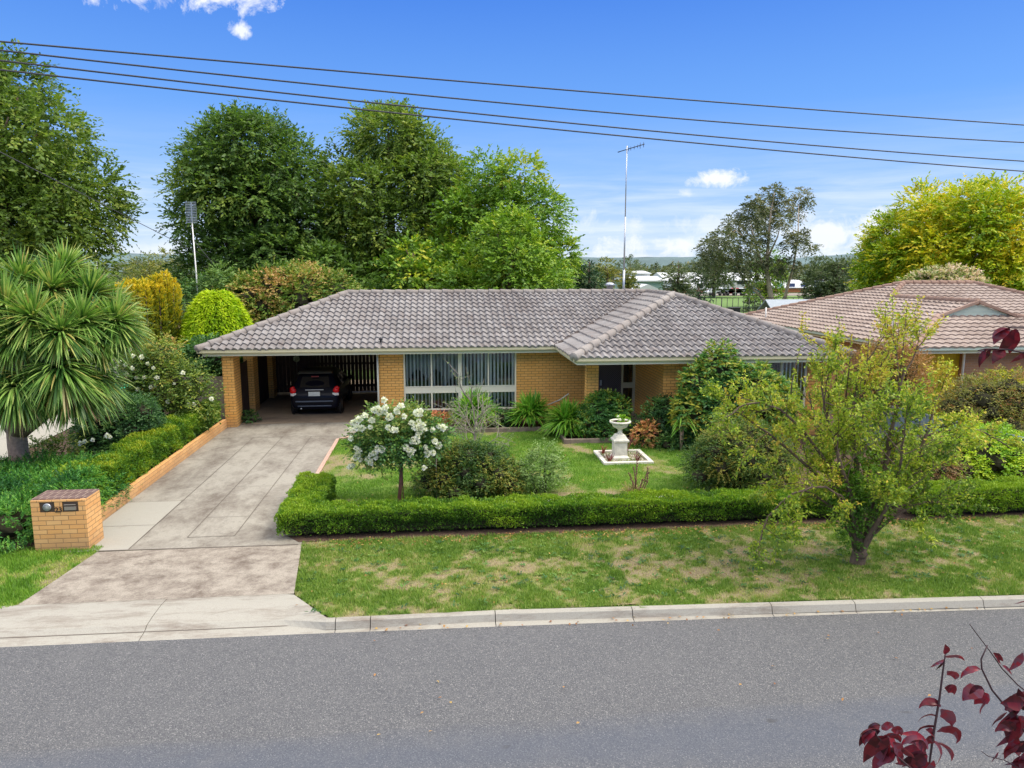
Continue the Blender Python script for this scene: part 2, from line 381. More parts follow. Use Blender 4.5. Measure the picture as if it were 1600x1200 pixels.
lm('far_yellow', [(0.105, 0.147, 0.032), (0.210, 0.231, 0.042), (0.315, 0.273, 0.053)])
lm('yew', [(.10, .16, .02), (.24, .28, .02), (.50, .46, .02), (.85, .62, .04)])
lm('lime', [(0.147, 0.294, 0.011), (0.273, 0.462, 0.013), (0.441, 0.609, 0.016), (0.546, 0.651, 0.021)])
lm('photinia', [(.06, .14, .02), (.13, .23, .03), (.22, .31, .045), (.46, .36, .10), (.55, .33, .13)])
lm('box', [(0.040, 0.109, 0.011), (0.086, 0.201, 0.015), (0.161, 0.310, 0.018), (0.276, 0.402, 0.023)])
lm('box_yellow', [(.05, .135, .012), (.10, .225, .014), (.20, .34, .018), (.38, .42, .02)])
lm('juniper', [(0.023, 0.103, 0.025), (0.052, 0.190, 0.040), (0.098, 0.310, 0.046), (0.207, 0.414, 0.052)])
lm('rose', [(0.033, 0.098, 0.033), (0.065, 0.169, 0.039), (0.130, 0.260, 0.046), (0.260, 0.312, 0.065)])
lm('rosebush', [(0.063, 0.126, 0.021), (0.137, 0.221, 0.032), (0.231, 0.304, 0.042), (0.378, 0.347, 0.053)])
lm('dark_shrub', [(.028, .085, .030), (.055, .145, .042), (.10, .22, .05), (.19, .30, .07)])
lm('azalea', [(.035, .09, .02), (.08, .16, .028), (.15, .23, .035), (.30, .27, .045)])
lm('pale_shrub', [(0.084, 0.158, 0.042), (0.179, 0.294, 0.074), (0.294, 0.399, 0.126)])
lm('rhodo', [(.04, .13, .035), (.08, .22, .05), (.15, .33, .06), (.42, .40, .05)])
lm('nandina', [(.10, .17, .03), (.22, .24, .04), (.55, .20, .09), (.78, .30, .18), (.75, .50, .16)])
lm('street', [(.10, .19, .02), (.22, .33, .03), (.40, .50, .04), (.58, .57, .06), (.68, .46, .08)], trans=.35)
lm('brown_shrub', [(0.084, 0.074, 0.032), (0.147, 0.137, 0.037), (0.231, 0.200, 0.042), (0.284, 0.137, 0.063)])
lm('bright', [(0.137, 0.315, 0.021), (0.273, 0.483, 0.021), (0.483, 0.609, 0.026)])
lm('wmaple', [(0.105, 0.105, 0.032), (0.200, 0.221, 0.047), (0.336, 0.315, 0.063), (0.399, 0.168, 0.063)])
lm('rust', [(0.210, 0.179, 0.053), (0.399, 0.200, 0.074), (0.546, 0.252, 0.095)])
lm('hyd', [(0.105, 0.200, 0.021), (0.284, 0.315, 0.074), (0.651, 0.578, 0.378), (0.735, 0.546, 0.420)])
lm('strap', [(.06, .20, .02), (.13, .34, .03), (.25, .47, .045), (.42, .48, .08)], rough=.4)
lm('cord', [(.05, .13, .03), (.12, .25, .045), (.24, .40, .08), (.42, .53, .15), (.46, .38, .11)], rough=.38)
lm('redgrass', [(0.105, 0.021, 0.026), (0.189, 0.032, 0.037), (0.294, 0.063, 0.053)])
lm('dry', [(0.168, 0.095, 0.063), (0.367, 0.242, 0.126), (0.525, 0.420, 0.210), (0.126, 0.294, 0.042)])
lm('plum', [(.035, .006, .012), (.085, .010, .018), (.17, .012, .022), (.13, .045, .075), (.24, .015, .03)], trans=.3, rough=.35)
lm('petal', [(0.861, 0.819, 0.693), (0.900, 0.892, 0.840), (0.900, 0.900, 0.900)], trans=.35, spec=.2)
lm('grass', [(.08, .16, .022), (.15, .26, .035), (.23, .34, .05), (.42, .40, .15)], trans=.3)
lm('lawn', [(.075, .17, .018), (.13, .28, .024), (.21, .38, .035), (.40, .44, .11)], trans=.3)
lm('litter', [(0.263, 0.105, 0.042), (0.420, 0.210, 0.074), (0.525, 0.347, 0.105)])
# ------------------------------------------------------------------ ground materials
_rl = np.random.default_rng(5).random((256, 256))
def vnoise(x, y, s):
    x = np.asarray(x) * s + 100; y = np.asarray(y) * s + 100
    i = np.floor(x).astype(int); j = np.floor(y).astype(int); fx = x - i; fy = y - j
    fx = fx * fx * (3 - 2 * fx); fy = fy * fy * (3 - 2 * fy); g = lambda a, b: _rl[a % 256, b % 256]
    return (g(i, j) * (1 - fx) + g(i + 1, j) * fx) * (1 - fy) + (g(i, j + 1) * (1 - fx) + g(i + 1, j + 1) * fx) * fy
def fbm(x, y, s): return (vnoise(x, y, s) + .5 * vnoise(x, y, s * 2.1) + .25 * vnoise(x, y, s * 4.3) + .125 * vnoise(x, y, s * 9)) / 1.875
def gz(y):      # level of the verge: kerb top falls gently to the garden
    return np.interp(y, [9.6, 9.8, 11.8, 13.2], [.13, .13, .03, .012])
def dead(x, y, zone):
    if zone == 'verge':
        c = np.exp(-((y - 11.2 - .03 * x) / .75) ** 2) * np.clip((x + 1.8) / 1.5, 0, 1) * np.clip((10.5 - x) / 4, .15, 1)
        c = np.maximum(c * .7, np.exp(-((x - 5) / 1.9) ** 2 - ((y - 11.1) / .9) ** 2) * 1.0)
        d = fbm(x, y, 2.2) * 1.2 + c * .46 - .61
        d = d + (fbm(x, y, 5) - .5) * 1.5 + (fbm(x, y, 13) - .5) * 1.2
    else:
        d = (fbm(x, y, 1.1) - .58) * 2.2 + (fbm(x, y, 5) - .5) * .7 + np.exp(-((y - 15.2) / .5) ** 2) * .35
    return np.clip(d * 2.2, 0, 1)
def lawnmat():
    m, T, b = mat('lawn'); a = T.new('ShaderNodeAttribute', attribute_name='dead').outputs['Fac']
    tc = T.new('ShaderNodeTexCoord').outputs['Object']
    n1 = T.noise(tc, 3.5, 6, .7); n2 = T.noise(tc, 45, 4, .75)
    g = T.ramp(n1, [(.3, (.07, .14, .025)), (.5, (.12, .21, .035)), (.7, (.19, .28, .05))])
    d = T.ramp(n2, [(.3, (.16, .11, .065)), (.5, (.30, .235, .14)), (.72, (.44, .37, .23))])
    c = T.mix(a, g, d); c = T.mix(T.math('MULTIPLY', T.math('SUBTRACT', n2, .5), 1.6, clamp=True), c, (.22, .27, .07))
    T.link(c, b.inputs['Base Color']); b.inputs['Roughness'].default_value = .95; b.inputs['Specular IOR Level'].default_value = .1
    bp = T.new('ShaderNodeBump'); bp.inputs['Strength'].default_value = .9; bp.inputs['Distance'].default_value = .03
    T.link(n2, bp.inputs['Height']); T.link(bp.outputs[0], b.inputs['Normal']); return m
def asphaltmat():
    m, T, b = mat('asphalt'); tc = T.new('ShaderNodeTexCoord').outputs['Object']
    n1 = T.noise(tc, 90, 3, .8); n2 = T.noise(T.mapping(tc, (.25, 1.1, 1)), .8, 5, .6); n3 = T.noise(tc, 2.2, 6, .65)
    vo = T.new('ShaderNodeTexVoronoi'); vo.inputs['Scale'].default_value = 110; T.link(tc, vo.inputs['Vector'])
    sep = T.new('ShaderNodeSeparateColor'); T.link(vo.outputs['Color'], sep.inputs[0])
    c = T.ramp(sep.outputs[0], [(0, (.058, .060, .066)), (.3, (.094, .096, .102)), (.7, (.128, .127, .129)), (.93, (.185, .18, .175)), (1, (.34, .33, .31))])
    c = T.mix(T.math('MULTIPLY', T.math('SUBTRACT', n1, .4), 1.3, clamp=True), c, (.085, .087, .095))
    # polished wheel tracks (bluish) along the lane
    sp = T.new('ShaderNodeSeparateXYZ'); T.link(tc, sp.inputs[0]); y = T.math('ADD', sp.outputs[1], T.math('MULTIPLY', T.math('SUBTRACT', n2, .5), .9))
    def band(y0, wd):
        q = T.math('DIVIDE', T.math('SUBTRACT', y, y0), wd); return T.math('SUBTRACT', 1.0, T.math('MULTIPLY', q, q), clamp=True)
    tr = T.math('MAXIMUM', band(6.9, .55), band(5.3, .6))
    c = T.mix(T.math('MULTIPLY', tr, .5), c, (.078, .092, .125))
    c = T.mix(T.math('MULTIPLY', T.math('SUBTRACT', n3, .5), 1.1, clamp=True), c, (.155, .152, .15))
    st = T.noise(T.mapping(tc, (.5, 2.5, 1)), 1.7, 7, .7); c = T.mix(T.math('MULTIPLY', T.math('SUBTRACT', st, .63), 4, clamp=True), c, (.07, .07, .075))
    cr = T.new('ShaderNodeTexVoronoi', feature='DISTANCE_TO_EDGE'); cr.inputs['Scale'].default_value = .42
    wv = T.mix(.18, tc, T.new('ShaderNodeTexNoise', **{'i_Scale': 2.0}).outputs['Color']); T.link(wv, cr.inputs['Vector'])
    ck = T.math('MULTIPLY', T.math('LESS_THAN', cr.outputs['Distance'], .0035), T.math('GREATER_THAN', T.noise(tc, .35, 2), .60)); c = T.mix(T.math('MULTIPLY', ck, .0), c, (.045, .045, .045))
    oil = T.noise(T.mapping(tc, (1, 1.6, 1), (3, 1, 0)), 3.1, 2, .4); c = T.mix(T.math('MULTIPLY', T.math('SUBTRACT', oil, .72), 8, clamp=True), c, (.06, .06, .062))
    T.link(c, b.inputs['Base Color']); b.inputs['Roughness'].default_value = .8; b.inputs['Specular IOR Level'].default_value = .35
    bp = T.new('ShaderNodeBump'); bp.inputs['Strength'].default_value = .55; bp.inputs['Distance'].default_value = .008
    T.link(vo.outputs['Distance'], bp.inputs['Height']); T.link(bp.outputs[0], b.inputs['Normal']); return m
def concretemat(name, base, stain, amt, scale=.9, streak=(1, 1, 1), fine=.5, agg=0, dist=.25):
    m, T, b = mat(name); tc = T.new('ShaderNodeTexCoord').outputs['Object']
    n = T.noise(T.mapping(tc, streak), scale, 12, .78, dist); n2 = T.noise(tc, 9, 9, .8, .1); n3 = T.noise(tc, 70, 3, .7)
    c = T.mix(n2, tuple(x * .85 for x in base), tuple(min(1, x * 1.12) for x in base))
    c = T.mix(T.math('MULTIPLY', T.math('SUBTRACT', n, 1 - amt), 4.5, clamp=True), c, stain)
    c = T.mix(T.math('MULTIPLY', T.math('SUBTRACT', n2, .52), 4 * fine, clamp=True), c, T.mix(.5, c, tuple(x * .45 for x in stain)))
    c = T.mix(T.math('MULTIPLY', T.math('SUBTRACT', n3, .45), 1.0 + agg, clamp=True), c, tuple(x * .6 for x in stain))
    T.link(c, b.inputs['Base Color']); b.inputs['Roughness'].default_value = .85; b.inputs['Specular IOR Level'].default_value = .2
    bp = T.new('ShaderNodeBump'); bp.inputs['Strength'].default_value = .3; bp.inputs['Distance'].default_value = .006
    T.link(n3, bp.inputs['Height']); T.link(bp.outputs[0], b.inputs['Normal']); return m
M['lawn'] = lawnmat(); M['asphalt'] = asphaltmat()
M['drive'] = concretemat('driveway_concrete', (.345, .32, .27), (.145, .12, .098), .57, .9, (1, .6, 1), 1.3)
M['apron'] = concretemat('apron_concrete', (.39, .345, .285), (.15, .118, .095), .58, 2.2, (1, 1, 1), 1.4, 1.2)
M['newslab'] = concretemat('newer_concrete', (.37, .35, .30), (.25, .22, .18), .45, .8, (1, 1, 1), .25)
M['kerb'] = concretemat('kerb_concrete', (.375, .355, .305), (.18, .14, .11), .52, 1.6, (.5, 2, 2), .6)
M['carport'] = concretemat('carport_floor', (.32, .25, .18), (.13, .10, .08), .52, .8, (.5, 1, 1), .5)
M['ground'] = plain('distant_grass', (.085, .13, .035), .95, var=.35, scale=.3)
M['oval'] = plain('oval_turf', (.12, .20, .045), .95, var=.15, scale=.05)
def struct(name, mb, m, **k): return tag(mb.build(name, m, **k), kind='structure')
struct('ground', MB().add([(-2500, -2500, -.06), (2500, -2500, -.06), (2500, 4000, -.06), (-2500, 4000, -.06)], [(0, 1, 2, 3)]), M['ground'])
# kerb line: Y of gutter lip, kerb back; slightly bending towards the viewer on the right
KX = [-60, -7.4, -1.9, .7, 6.1, 8.7, 14, 60]
KL = [9.75, 9.68, 9.63, 9.58, 9.44, 9.35, 9.17, 7.6]        # asphalt edge
def kl(x): return float(np.interp(x, KX, KL))
road = MB(); poly = [(-60, -3.2, 0), (60, -3.2, 0), (60, kl(60), 0)]
rg = np.random.default_rng(11); xs = np.arange(30, -30, -.055)
edge = [(x, kl(x) + .03 * (rg.random() ** 2) * (1 if abs(x) < 14 else 0) + (.035 if rg.random() < .3 else 0), 0) for x in xs]
poly += edge + [(-60, kl(-60), 0)]
road.add(poly, [tuple(range(len(poly)))]); struct('road', road, M['asphalt'])
# gutter pan, kerb and layback as one extruded section whose profile changes across the driveway
def prof(x):
    y = kl(x)
    t = min(max((-1.62 - x) / .65, 0), 1) * min(max((x + 7.2) / .5, 0), 1)      # 1 = driveway layback
    back = 9.80 if x < 1 else np.interp(x, [1, 6.1, 8.7, 14, 60], [9.79, 9.60, 9.50, 9.34, 7.8])
    A = [(y - .08, -.012), (y + .045, .012), (back - .135, .02), (back - .10, .115), (back - .06, .133), (back - .01, .135), (back, .125), (back, -.05)]
    B = [(y - .08, -.012), (y + .05, .012), (y + .20, .03), (y + .28, .075), (y + .50, .10), (10.45, .115), (10.70, .10), (10.705, -.05)]
    return [(a[0] * (1 - t) + b[0] * t, a[1] * (1 - t) + b[1] * t) for a, b in zip(A, B)]
def extr(name, x0, x1, step, m):
    mb = MB(); n = max(2, int(abs(x1 - x0) / step) + 1); X = np.linspace(x0, x1, n); k = 8; vs = []; fs = []
    for x in X: vs += [(x, a, b) for a, b in prof(x)]
    for i in range(n - 1):
        for j in range(k - 1): fs.append((i * k + j, i * k + j + 1, (i + 1) * k + j + 1, (i + 1) * k + j))
    fs += [tuple(range(k)), tuple(range((n - 1) * k + k - 1, (n - 1) * k - 1, -1))]
    mb.add(vs, [tuple(reversed(f)) for f in fs]); return struct(name, mb, m)
gap = .012
joints = [-30, -22, -14, -7.75, -4.1, -1.5, -1.02, .73, 2.7, 4.75, 6.0, 7.95, 9.9, 11.9, 14, 18, 24, 40]
for a, b in zip(joints[:-1], joints[1:]): extr('kerb', a + gap / 2, b - gap / 2, .12, M['kerb'])
jd = MB()
for a in joints[1:-1]: jd.box(a - .02, a + .02, 9.0, 10.4 if -7 < a < -1.6 else 9.4, -.04, -.004)
struct('kerb_joint', jd, M['black'])
# verge, lawns
def lawn(name, pts_in, x0, x1, y0, y1, zone, step=.12, zoff=0.0):
    X = np.arange(x0, x1 + step, step); Y = np.arange(y0, y1 + step, step); Y[-1] = y1
    gx, gy = np.meshgrid(X, Y, indexing='ij'); nz = gz(gy) + zoff + (fbm(gx, gy, 1.5) - .5) * .02
    V = np.stack([gx, gy, nz], 2).reshape(-1, 3); ny = len(Y)
    i, j = np.meshgrid(np.arange(len(X) - 1), np.arange(ny - 1), indexing='ij'); a = (i * ny + j).ravel()
    F = np.stack([a, a + ny, a + ny + 1, a + 1], 1)
    cen = V[F].mean(1); keep = pts_in(cen[:, 0], cen[:, 1]); F = F[keep]
    me = np_mesh(name, V, F, None, True); at_ = me.attributes.new('dead', 'FLOAT', 'POINT')
    at_.data.foreach_set('value', dead(V[:, 0], V[:, 1], zone).astype(np.float32))
    return tag(link(name, me, M['lawn']), kind='structure')
def kback(x): return np.interp(x, [-60, 1, 6.1, 8.7, 14, 60], [9.80, 9.79, 9.60, 9.50, 9.34, 7.8])
def aprR(y): return np.interp(y, [9.79, 10.7, 12.92, 13.3], [-1.60, -2.25, -2.54, -2.58])
def aprL(y): return np.interp(y, [9.8, 10.2, 10.72, 13.1], [-7.6, -6.9, -6.19, -6.06])
in_vr = lambda x, y: (y > kback(x)) & (x > aprR(y)) & (y < 13.4)
in_vl = lambda x, y: (y > kback(x)) & (x < aprL(y)) & (y < 13.4)
in_lawn = lambda x, y: (x > -2.96) & (x < 7.4) & (y > 14.98) & (y < np.where(x < -2.3, 21.2, 21.7)) & ~((x > 3.5) & (y > 20.12)) & ~((x > 5.6) & (y > 19.6))
lawn('verge_lawn', in_vr, -2.7, 26, 9.3, 13.4, 'verge'); lawn('verge_lawn', in_vl, -26, -5.9, 9.3, 13.4, 'left')
lawn('front_lawn', in_lawn, -3.0, 7.4, 14.9, 21.8, 'lawn', zoff=.012)
# soil of the garden beds, a sheet just under the lawns
bed = MB(); bed.add([(-2.62, 13.06, .026), (26, 12.95, .026), (26, 13.4, .027), (-2.9, 13.4, .027)], [(0, 1, 2, 3)])
bed.add([(-3.03, 13.4, .005), (26, 13.4, .005), (26, 23.6, .005), (-3.03, 23.6, .005)], [(0, 1, 2, 3)])
bed.add([(-26, 13.1, .03), (-6.7, 13.1, .03), (-6.7, 26, .12), (-26, 26, .12)], [(0, 1, 2, 3)])
struct('garden_bed', bed, M['soil'])
ks_ = MB(); X_ = np.arange(-1.62, 26, .4)
for a_, b_ in zip(X_[:-1], X_[1:]): ks_.add([(a_, kback(a_) - .003, .117), (b_, kback(b_) - .003, .117), (b_, kback(b_) + .3, .110), (a_, kback(a_) + .3, .110)], [(0, 1, 2, 3)])
struct('verge_soil', ks_, M['lawn'])
struct('verge_soil', MB().add([(-1.66, 9.90, .098), (-1.60, 9.81, .100), (-.4, 9.81, .10), (-.4, 10.9, .06), (-2.2, 10.9, .06)], [(0, 1, 2, 3, 4)]), M['soil'])
# driveway
dv = MB(); dv.add([(-6.69, 12.97, .020), (-2.50, 12.93, .020), (-2.78, 13.6, .022), (-3.04, 14.2, .022), (-3.03, 21.2, .022), (-2.6, 21.75, .022), (-2.3, 23.7, .022), (-6.69, 23.7, .022)], [tuple(range(8))])
struct('driveway', dv, M['drive'])
ns = MB(); ns.add([(-6.67, 12.99, .026), (-5.575, 12.985, .026), (-5.575, 15.75, .026), (-6.67, 15.75, .026)], [(0, 1, 2, 3)]); struct('driveway_slab', ns, M['newslab'])
ap = MB(); ys = np.linspace(10.70, 12.93, 10); vs = []
for y in ys: vs += [(float(aprL(y)), y, float(np.interp(y, [10.7, 12.9], [.102, .024]))), (float(aprR(y)), y, float(np.interp(y, [10.7, 12.9], [.102, .024])))]
ap.add(vs, [(2 * i, 2 * i + 1, 2 * i + 3, 2 * i + 2) for i in range(9)]); struct('driveway_apron', ap, M['apron'])
cf = MB(); cf.box(-6.75, -2.0, 23.72, 33, -.04, .03); struct('carport_floor', cf, M['carport'])
gl_ = MB(); xs = np.linspace(-6.9, -2.0, 30)
gl_.add([(x, kl(x) + .175 + d, .027 + d * .2 + .004) for x in xs for d in (0, .014)], [(2 * i, 2 * i + 2, 2 * i + 3, 2 * i + 1) for i in range(29)])  # thin dark line along the break between gutter and ramp
jt = MB(); jm = plain('dark_joint', (.13, .11, .09), .95)  # dark joint colour, also used for the gutter line
def js(x0, y0, x1, y1, wd=.014): 
    d = Vector((x1 - x0, y1 - y0, 0)).normalized(); s = Vector((-d.y, d.x, 0)) * wd / 2; a = Vector((x0, y0, .0305)); b = Vector((x1, y1, .0305)); jt.add([a - s, b - s, b + s, a + s], [(0, 1, 2, 3)])
js(-5.565, 13, -5.52, 21.7); js(-4.72, 13.5, -4.68, 21.7); js(-3.87, 13.5, -3.84, 21.7); js(-4.72, 13.5, -3.87, 13.5)
for y in (14.6, 16.7, 18.8, 20.6): js(-4.71, y, -3.86, y, .009)
for y in (14.25, 15.76, 17.6, 19.3): js(-6.66, y, -5.56, y, .009)
js(-6.66, 21.72, -3.05, 21.72); js(-6.05, 12.955, -2.6, 12.925, .03)
struct('driveway_joint', jt, jm); struct('gutter_line', gl_, jm)
# pink paver edging of the lawn, pale strip in front of the lawn, timber sleepers
eg = MB()
n = 26
eg.box(-3.05, -2.955, 16.4, 21.25, 0, .05).add([(-3.05, 21.25, .05), (-2.955, 21.25, .05), (-2.55, 21.62, .05), (-2.62, 21.7, .05), (-3.05, 21.25, 0), (-2.955, 21.25, 0), (-2.55, 21.62, 0), (-2.62, 21.7, 0)], [(0, 1, 2, 3), (0, 4, 5, 1), (1, 5, 6, 2), (2, 6, 7, 3), (3, 7, 4, 0)])
tag(eg.build('paver_edging', brickmat('pink_paver', (.52, .32, .24), (.58, .38, .3), (.3, .22, .18), .2, .3)), 'pink clay paver edging between the driveway and the front lawn', 'garden edging')
st = MB(); st.box(-2.3, 7.2, 14.93, 14.985, 0, .055)
tag(st.build('edging_strip', M['white']), 'low pale edging strip behind the front box hedge', 'garden edging')
for x0, x1, y, lb in ((-.6, 3.46, 21.74, 'long grey timber sleeper edging the bed under the windows'), (3.5, 5.55, 20.05, 'short grey timber sleeper edging the bed by the white urn')):
    tag(MB().box(x0, x1, y, y + .12, 0, .15).build('timber_sleeper', M['sleeper'], bevel=.008), lb, 'garden edging', 'timber sleepers edging the lawn')
tag(MB().box(3.5, 3.6, 20.18, 21.72, 0, .14).build('timber_sleeper', M['sleeper'], bevel=.008), 'grey sleeper running back between two strappy green plants', 'garden edging', 'timber sleepers edging the lawn')
# grass blades
def grass(name, fn, x0, x1, y0, y1, dens, h, zone, seed, lab):
    rg = np.random.default_rng(seed); n = int((x1 - x0) * (y1 - y0) * dens)
    x = x0 + (x1 - x0) * rg.random(n); y = y0 + (y1 - y0) * rg.random(n); k = fn(x, y); x = x[k]; y = y[k]
    d = dead(x, y, zone); k = rg.random(len(x)) > d * .86; x = x[k]; y = y[k]; d = d[k]; n = len(x)
    clump = fbm(x, y, 3.2); hh = h * (.45 + 1.1 * rg.random(n)) * (.4 + 1.3 * clump) * (1 - .35 * d)
    a = rg.random(n) * 6.28; lean = rg.random(n) * .9
    D = np.stack([np.cos(a) * lean, np.sin(a) * lean, np.ones(n)], 1); D = nrm(D); wv = np.stack([-np.sin(a), np.cos(a), np.zeros(n)], 1) * (.004 + .005 * rg.random(n))[:, None]
    P = np.stack([x, y, gz(y) + .004], 1); V = np.stack([P - wv, P + wv, P + D * hh[:, None]], 1).reshape(-1, 3)
    tint = np.clip(.12 + .75 * fbm(x, y, 1.7) + (rg.random(n) - .5) * .5 + d * .75 - .02, 0, 1)
    tag(link(name, np_mesh(name, V, np.arange(3 * n).reshape(-1, 3), tint), LM['grass' if zone == 'verge' else 'lawn']), lab, 'grass', kind='stuff')
grass('grass', in_vr, -2.7, 12.5, 9.3, 13.08, 4800, .042, 'verge', 21, 'patchy verge grass between kerb and hedge')
grass('grass', in_vl, -9.5, -6, 9.3, 13.2, 4200, .05, 'left', 22, 'short green grass left of the driveway apron')
grass('grass', in_lawn, -3, 7.3, 14.98, 21.7, 2600, .045, 'lawn', 23, 'green front lawn grass around the white urn')
# oval, road and hills far behind
ov = MB(); ov.add([(-10, 62, -.03), (160, 62, -.03), (200, 132, -.03), (-10, 132, -.03)], [(0, 1, 2, 3)]); struct('sports_oval', ov, M['oval'])
struct('far_car_park', MB().add([(10, 132.5, -.02), (220, 132.5, -.02), (220, 146, -.02), (10, 146, -.02)], [(0, 1, 2, 3)]), M['apron'])
hl = MB(); rg = np.random.default_rng(3); X = np.linspace(-900, 1300, 160)
hz = 10 + 9 * vnoise(X, 0 * X, .006) + 5 * vnoise(X, 0 * X + 9, .02) + 1.6 * vnoise(X, 0 * X + 5, .12)
vs = []; 
for x, z in zip(X, hz): vs += [(x, 640, -2), (x, 700, z * .8), (x, 820, z), (x, 1000, -2)]
hl.add(vs, [(4 * i + j, 4 * i + 4 + j, 4 * i + 5 + j, 4 * i + 1 + j) for i in range(159) for j in range(3)], smooth=True)
struct('hills', hl, plain('hazy_wooded_hills', (.10, .15, .15), .95, var=.4, scale=.03))  # bluish base colour stands in for distance haze
# ------------------------------------------------------------------ tiled roofs
def tile_slope(name, m, parent, off, O, u, v, ulen, vlen, clips, tw=.214, ch=.338, amp=.034, seed=0, nw=8, lift=.052, u0=0.0):
    rg = np.random.default_rng(seed); O = np.array(O, float); u = np.array(u, float); v = np.array(v, float); nn = np.cross(u, v); nn /= np.linalg.norm(nn)
    if nn[2] < 0: nn = -nn
    nu = int(ulen / tw) + 1; nv = int(math.ceil(vlen / ch))
    uu = u0 + np.arange(nu * nw + 1) * tw / nw; ph = (uu / tw) % 1
    wave = amp * (np.sin(2 * np.pi * ph) + .25 * np.sin(4 * np.pi * ph + .5))
    V = []; F = []; Tn = []; nc = len(uu); base = 0
    for j in range(nv):
        j_h = rg.normal(size=nu + 1) * .0022; jit = np.repeat(j_h, nw)[:nc]
        jv = np.repeat(rg.normal(size=nu + 1) * .004, nw)[:nc]
        vv = [j * ch + jv, j * ch + jv, np.full(nc, (j + 1) * ch + .03)]
        hh = [wave - .012, wave + lift + jit, wave * .97 + .001]
        for a, h in zip(vv, hh): V.append(O + uu[:, None] * u + a[:, None] * v + h[:, None] * nn)
        i = np.arange(nc - 1)
        for r_ in range(2):
            F.append(np.stack([base + r_ * nc + i, base + r_ * nc + i + 1, base + (r_ + 1) * nc + i + 1, base + (r_ + 1) * nc + i], 1))
            t = np.clip(.5 + rg.normal(size=nu + 1) * .20, 0, 1); Tn.append(np.repeat(t, nw)[:nc - 1])
        base += 3 * nc
    V = np.concatenate(V) - np.array(off); F = np.concatenate(F)
    if np.dot(np.cross(u, v), nn) < 0: F = F[:, ::-1]
    me = np_mesh(name, V, F, np.concatenate(Tn), True)
    bmx = bmesh.new(); bmx.from_mesh(me)
    for co, no in clips:
        g = bmx.verts[:] + bmx.edges[:] + bmx.faces[:]
        bmesh.ops.bisect_plane(bmx, geom=g, plane_co=Vector(co) - Vector(off), plane_no=Vector(no), clear_outer=True)
    bmx.normal_update()
    # sharp lips: split shading where faces turn
    for e in bmx.edges:
        if len(e.link_faces) == 2 and e.calc_face_angle(0) > .7: e.smooth = False
    bmx.to_mesh(me); bmx.free()
    return link(name, me, m, parent)
def roof_face(name, m, parent, off, e0, e1, rise_dir, tp, depth, clips, seed, zt, **k):
    """e0->e1 along the eave (XY), rise_dir the horizontal direction up the slope, tp the slope"""
    e0 = Vector((*e0, zt)); e1 = Vector((*e1, zt)); u = (e1 - e0).normalized()
    v = Vector((rise_dir[0], rise_dir[1], tp)).normalized()
    return tile_slope(name, m, parent, off, e0, u, v, (e1 - e0).length, depth / v.xy.length, clips, seed=seed, **k)
def caps(mb, a, b, r=.105, seg=.42, lift=.03):
    a = Vector(a); b = Vector(b); L = (b - a).length; n = max(1, round(L / seg)); d = (b - a) / n; z = Vector((0, 0, 1)); rr = random.Random(int(L * 1000))
    for i in range(n):
        p = a + d * i + z * (lift + rr.uniform(-.006, .006)); q = a + d * (i + 1.12) + z * (lift - .015)
        mb.tube([p, p + (q - p) * .06, q], [r, r * 1.04, r * .88], 10)
    return mb
def sweep(poly, profile, off, closed=True):
    """mitred moulding around a plan polygon listed counter-clockwise; profile=[(outward, z)...] closed section"""
    mb = MB(off); n = len(poly); k = len(profile); vs = []
    for i in range(n):
        p = Vector(poly[i]); a = (p - Vector(poly[i - 1])).normalized(); b = (Vector(poly[(i + 1) % n]) - p).normalized()
        na = Vector((a.y, -a.x)); nb = Vector((b.y, -b.x)); mtr = (na + nb); mtr = mtr / (mtr.length_squared / 2) if mtr.length > 1e-6 else na
        for o_, z in profile: vs.append((p.x + mtr.x * o_, p.y + mtr.y * o_, z))
    fs = [(i * k + j, ((i + 1) % n) * k + j, ((i + 1) % n) * k + (j + 1) % k, i * k + (j + 1) % k) for i in range(n) for j in range(k)]
    return mb.add(vs, fs)
def gutters(poly, off, parent, m1, m2, zt):
    sweep(poly, [(.005, zt - .115), (.10, zt - .115), (.125, zt - .09), (.125, zt - .02), (.138, zt), (.112, zt), (.105, zt - .06), (.005, zt - .06)], off).build('gutter', m1, parent)
    sweep(poly, [(-.03, zt - .205), (.004, zt - .205), (.004, zt - .02), (-.03, zt - .02)], off).build('fascia', m2, parent)
# ------------------------------------------------------------------ the brick house
HL = (2.3, 27.0, 0); H = thing('brick_house', 'long orange brick house with a grey tiled roof and an open carport', 'house', HL)
XL, XR, YM, YW, YB, XV = -7.38, 11.92, 22.98, 19.83, 31.18, 3.69
ZT, TP = 2.50, .388; WD = 4.1; ZR = ZT + WD * TP + .0; XA = XV + WD + .015
YRm = YM + WD; YRw = YW + WD
def vplane(a, b, side):       # vertical clip plane through a,b removing the side where 'side' points
    d = Vector((b[0] - a[0], b[1] - a[1], 0)).normalized(); n = Vector((-d.y, d.x, 0))
    if n.dot(Vector((*side, 0))) < 0: n = -n
    return ((a[0], a[1], 0), tuple(n))
K = dict(off=HL, parent=H, m=M['tile'], tp=TP, zt=ZT)
roof_face('roof', e0=(XL, YM), e1=(XA + .4, YM), rise_dir=(0, 1), depth=WD + .2, seed=1, clips=[vplane((XL, YM), (XL + WD, YRm), (-1, 1)), vplane((XV, YM), (XV + WD, YRm), (1, -1)), ((0, YRm, 0), (0, 1, 0))], **K)
roof_face('roof', e0=(XL, YB), e1=(XL, YM), rise_dir=(1, 0), depth=WD + .2, seed=2, clips=[vplane((XL, YM), (XL + WD, YRm), (1, -1)), vplane((XL, YB), (XL + WD, YRm), (1, 1))], **K)
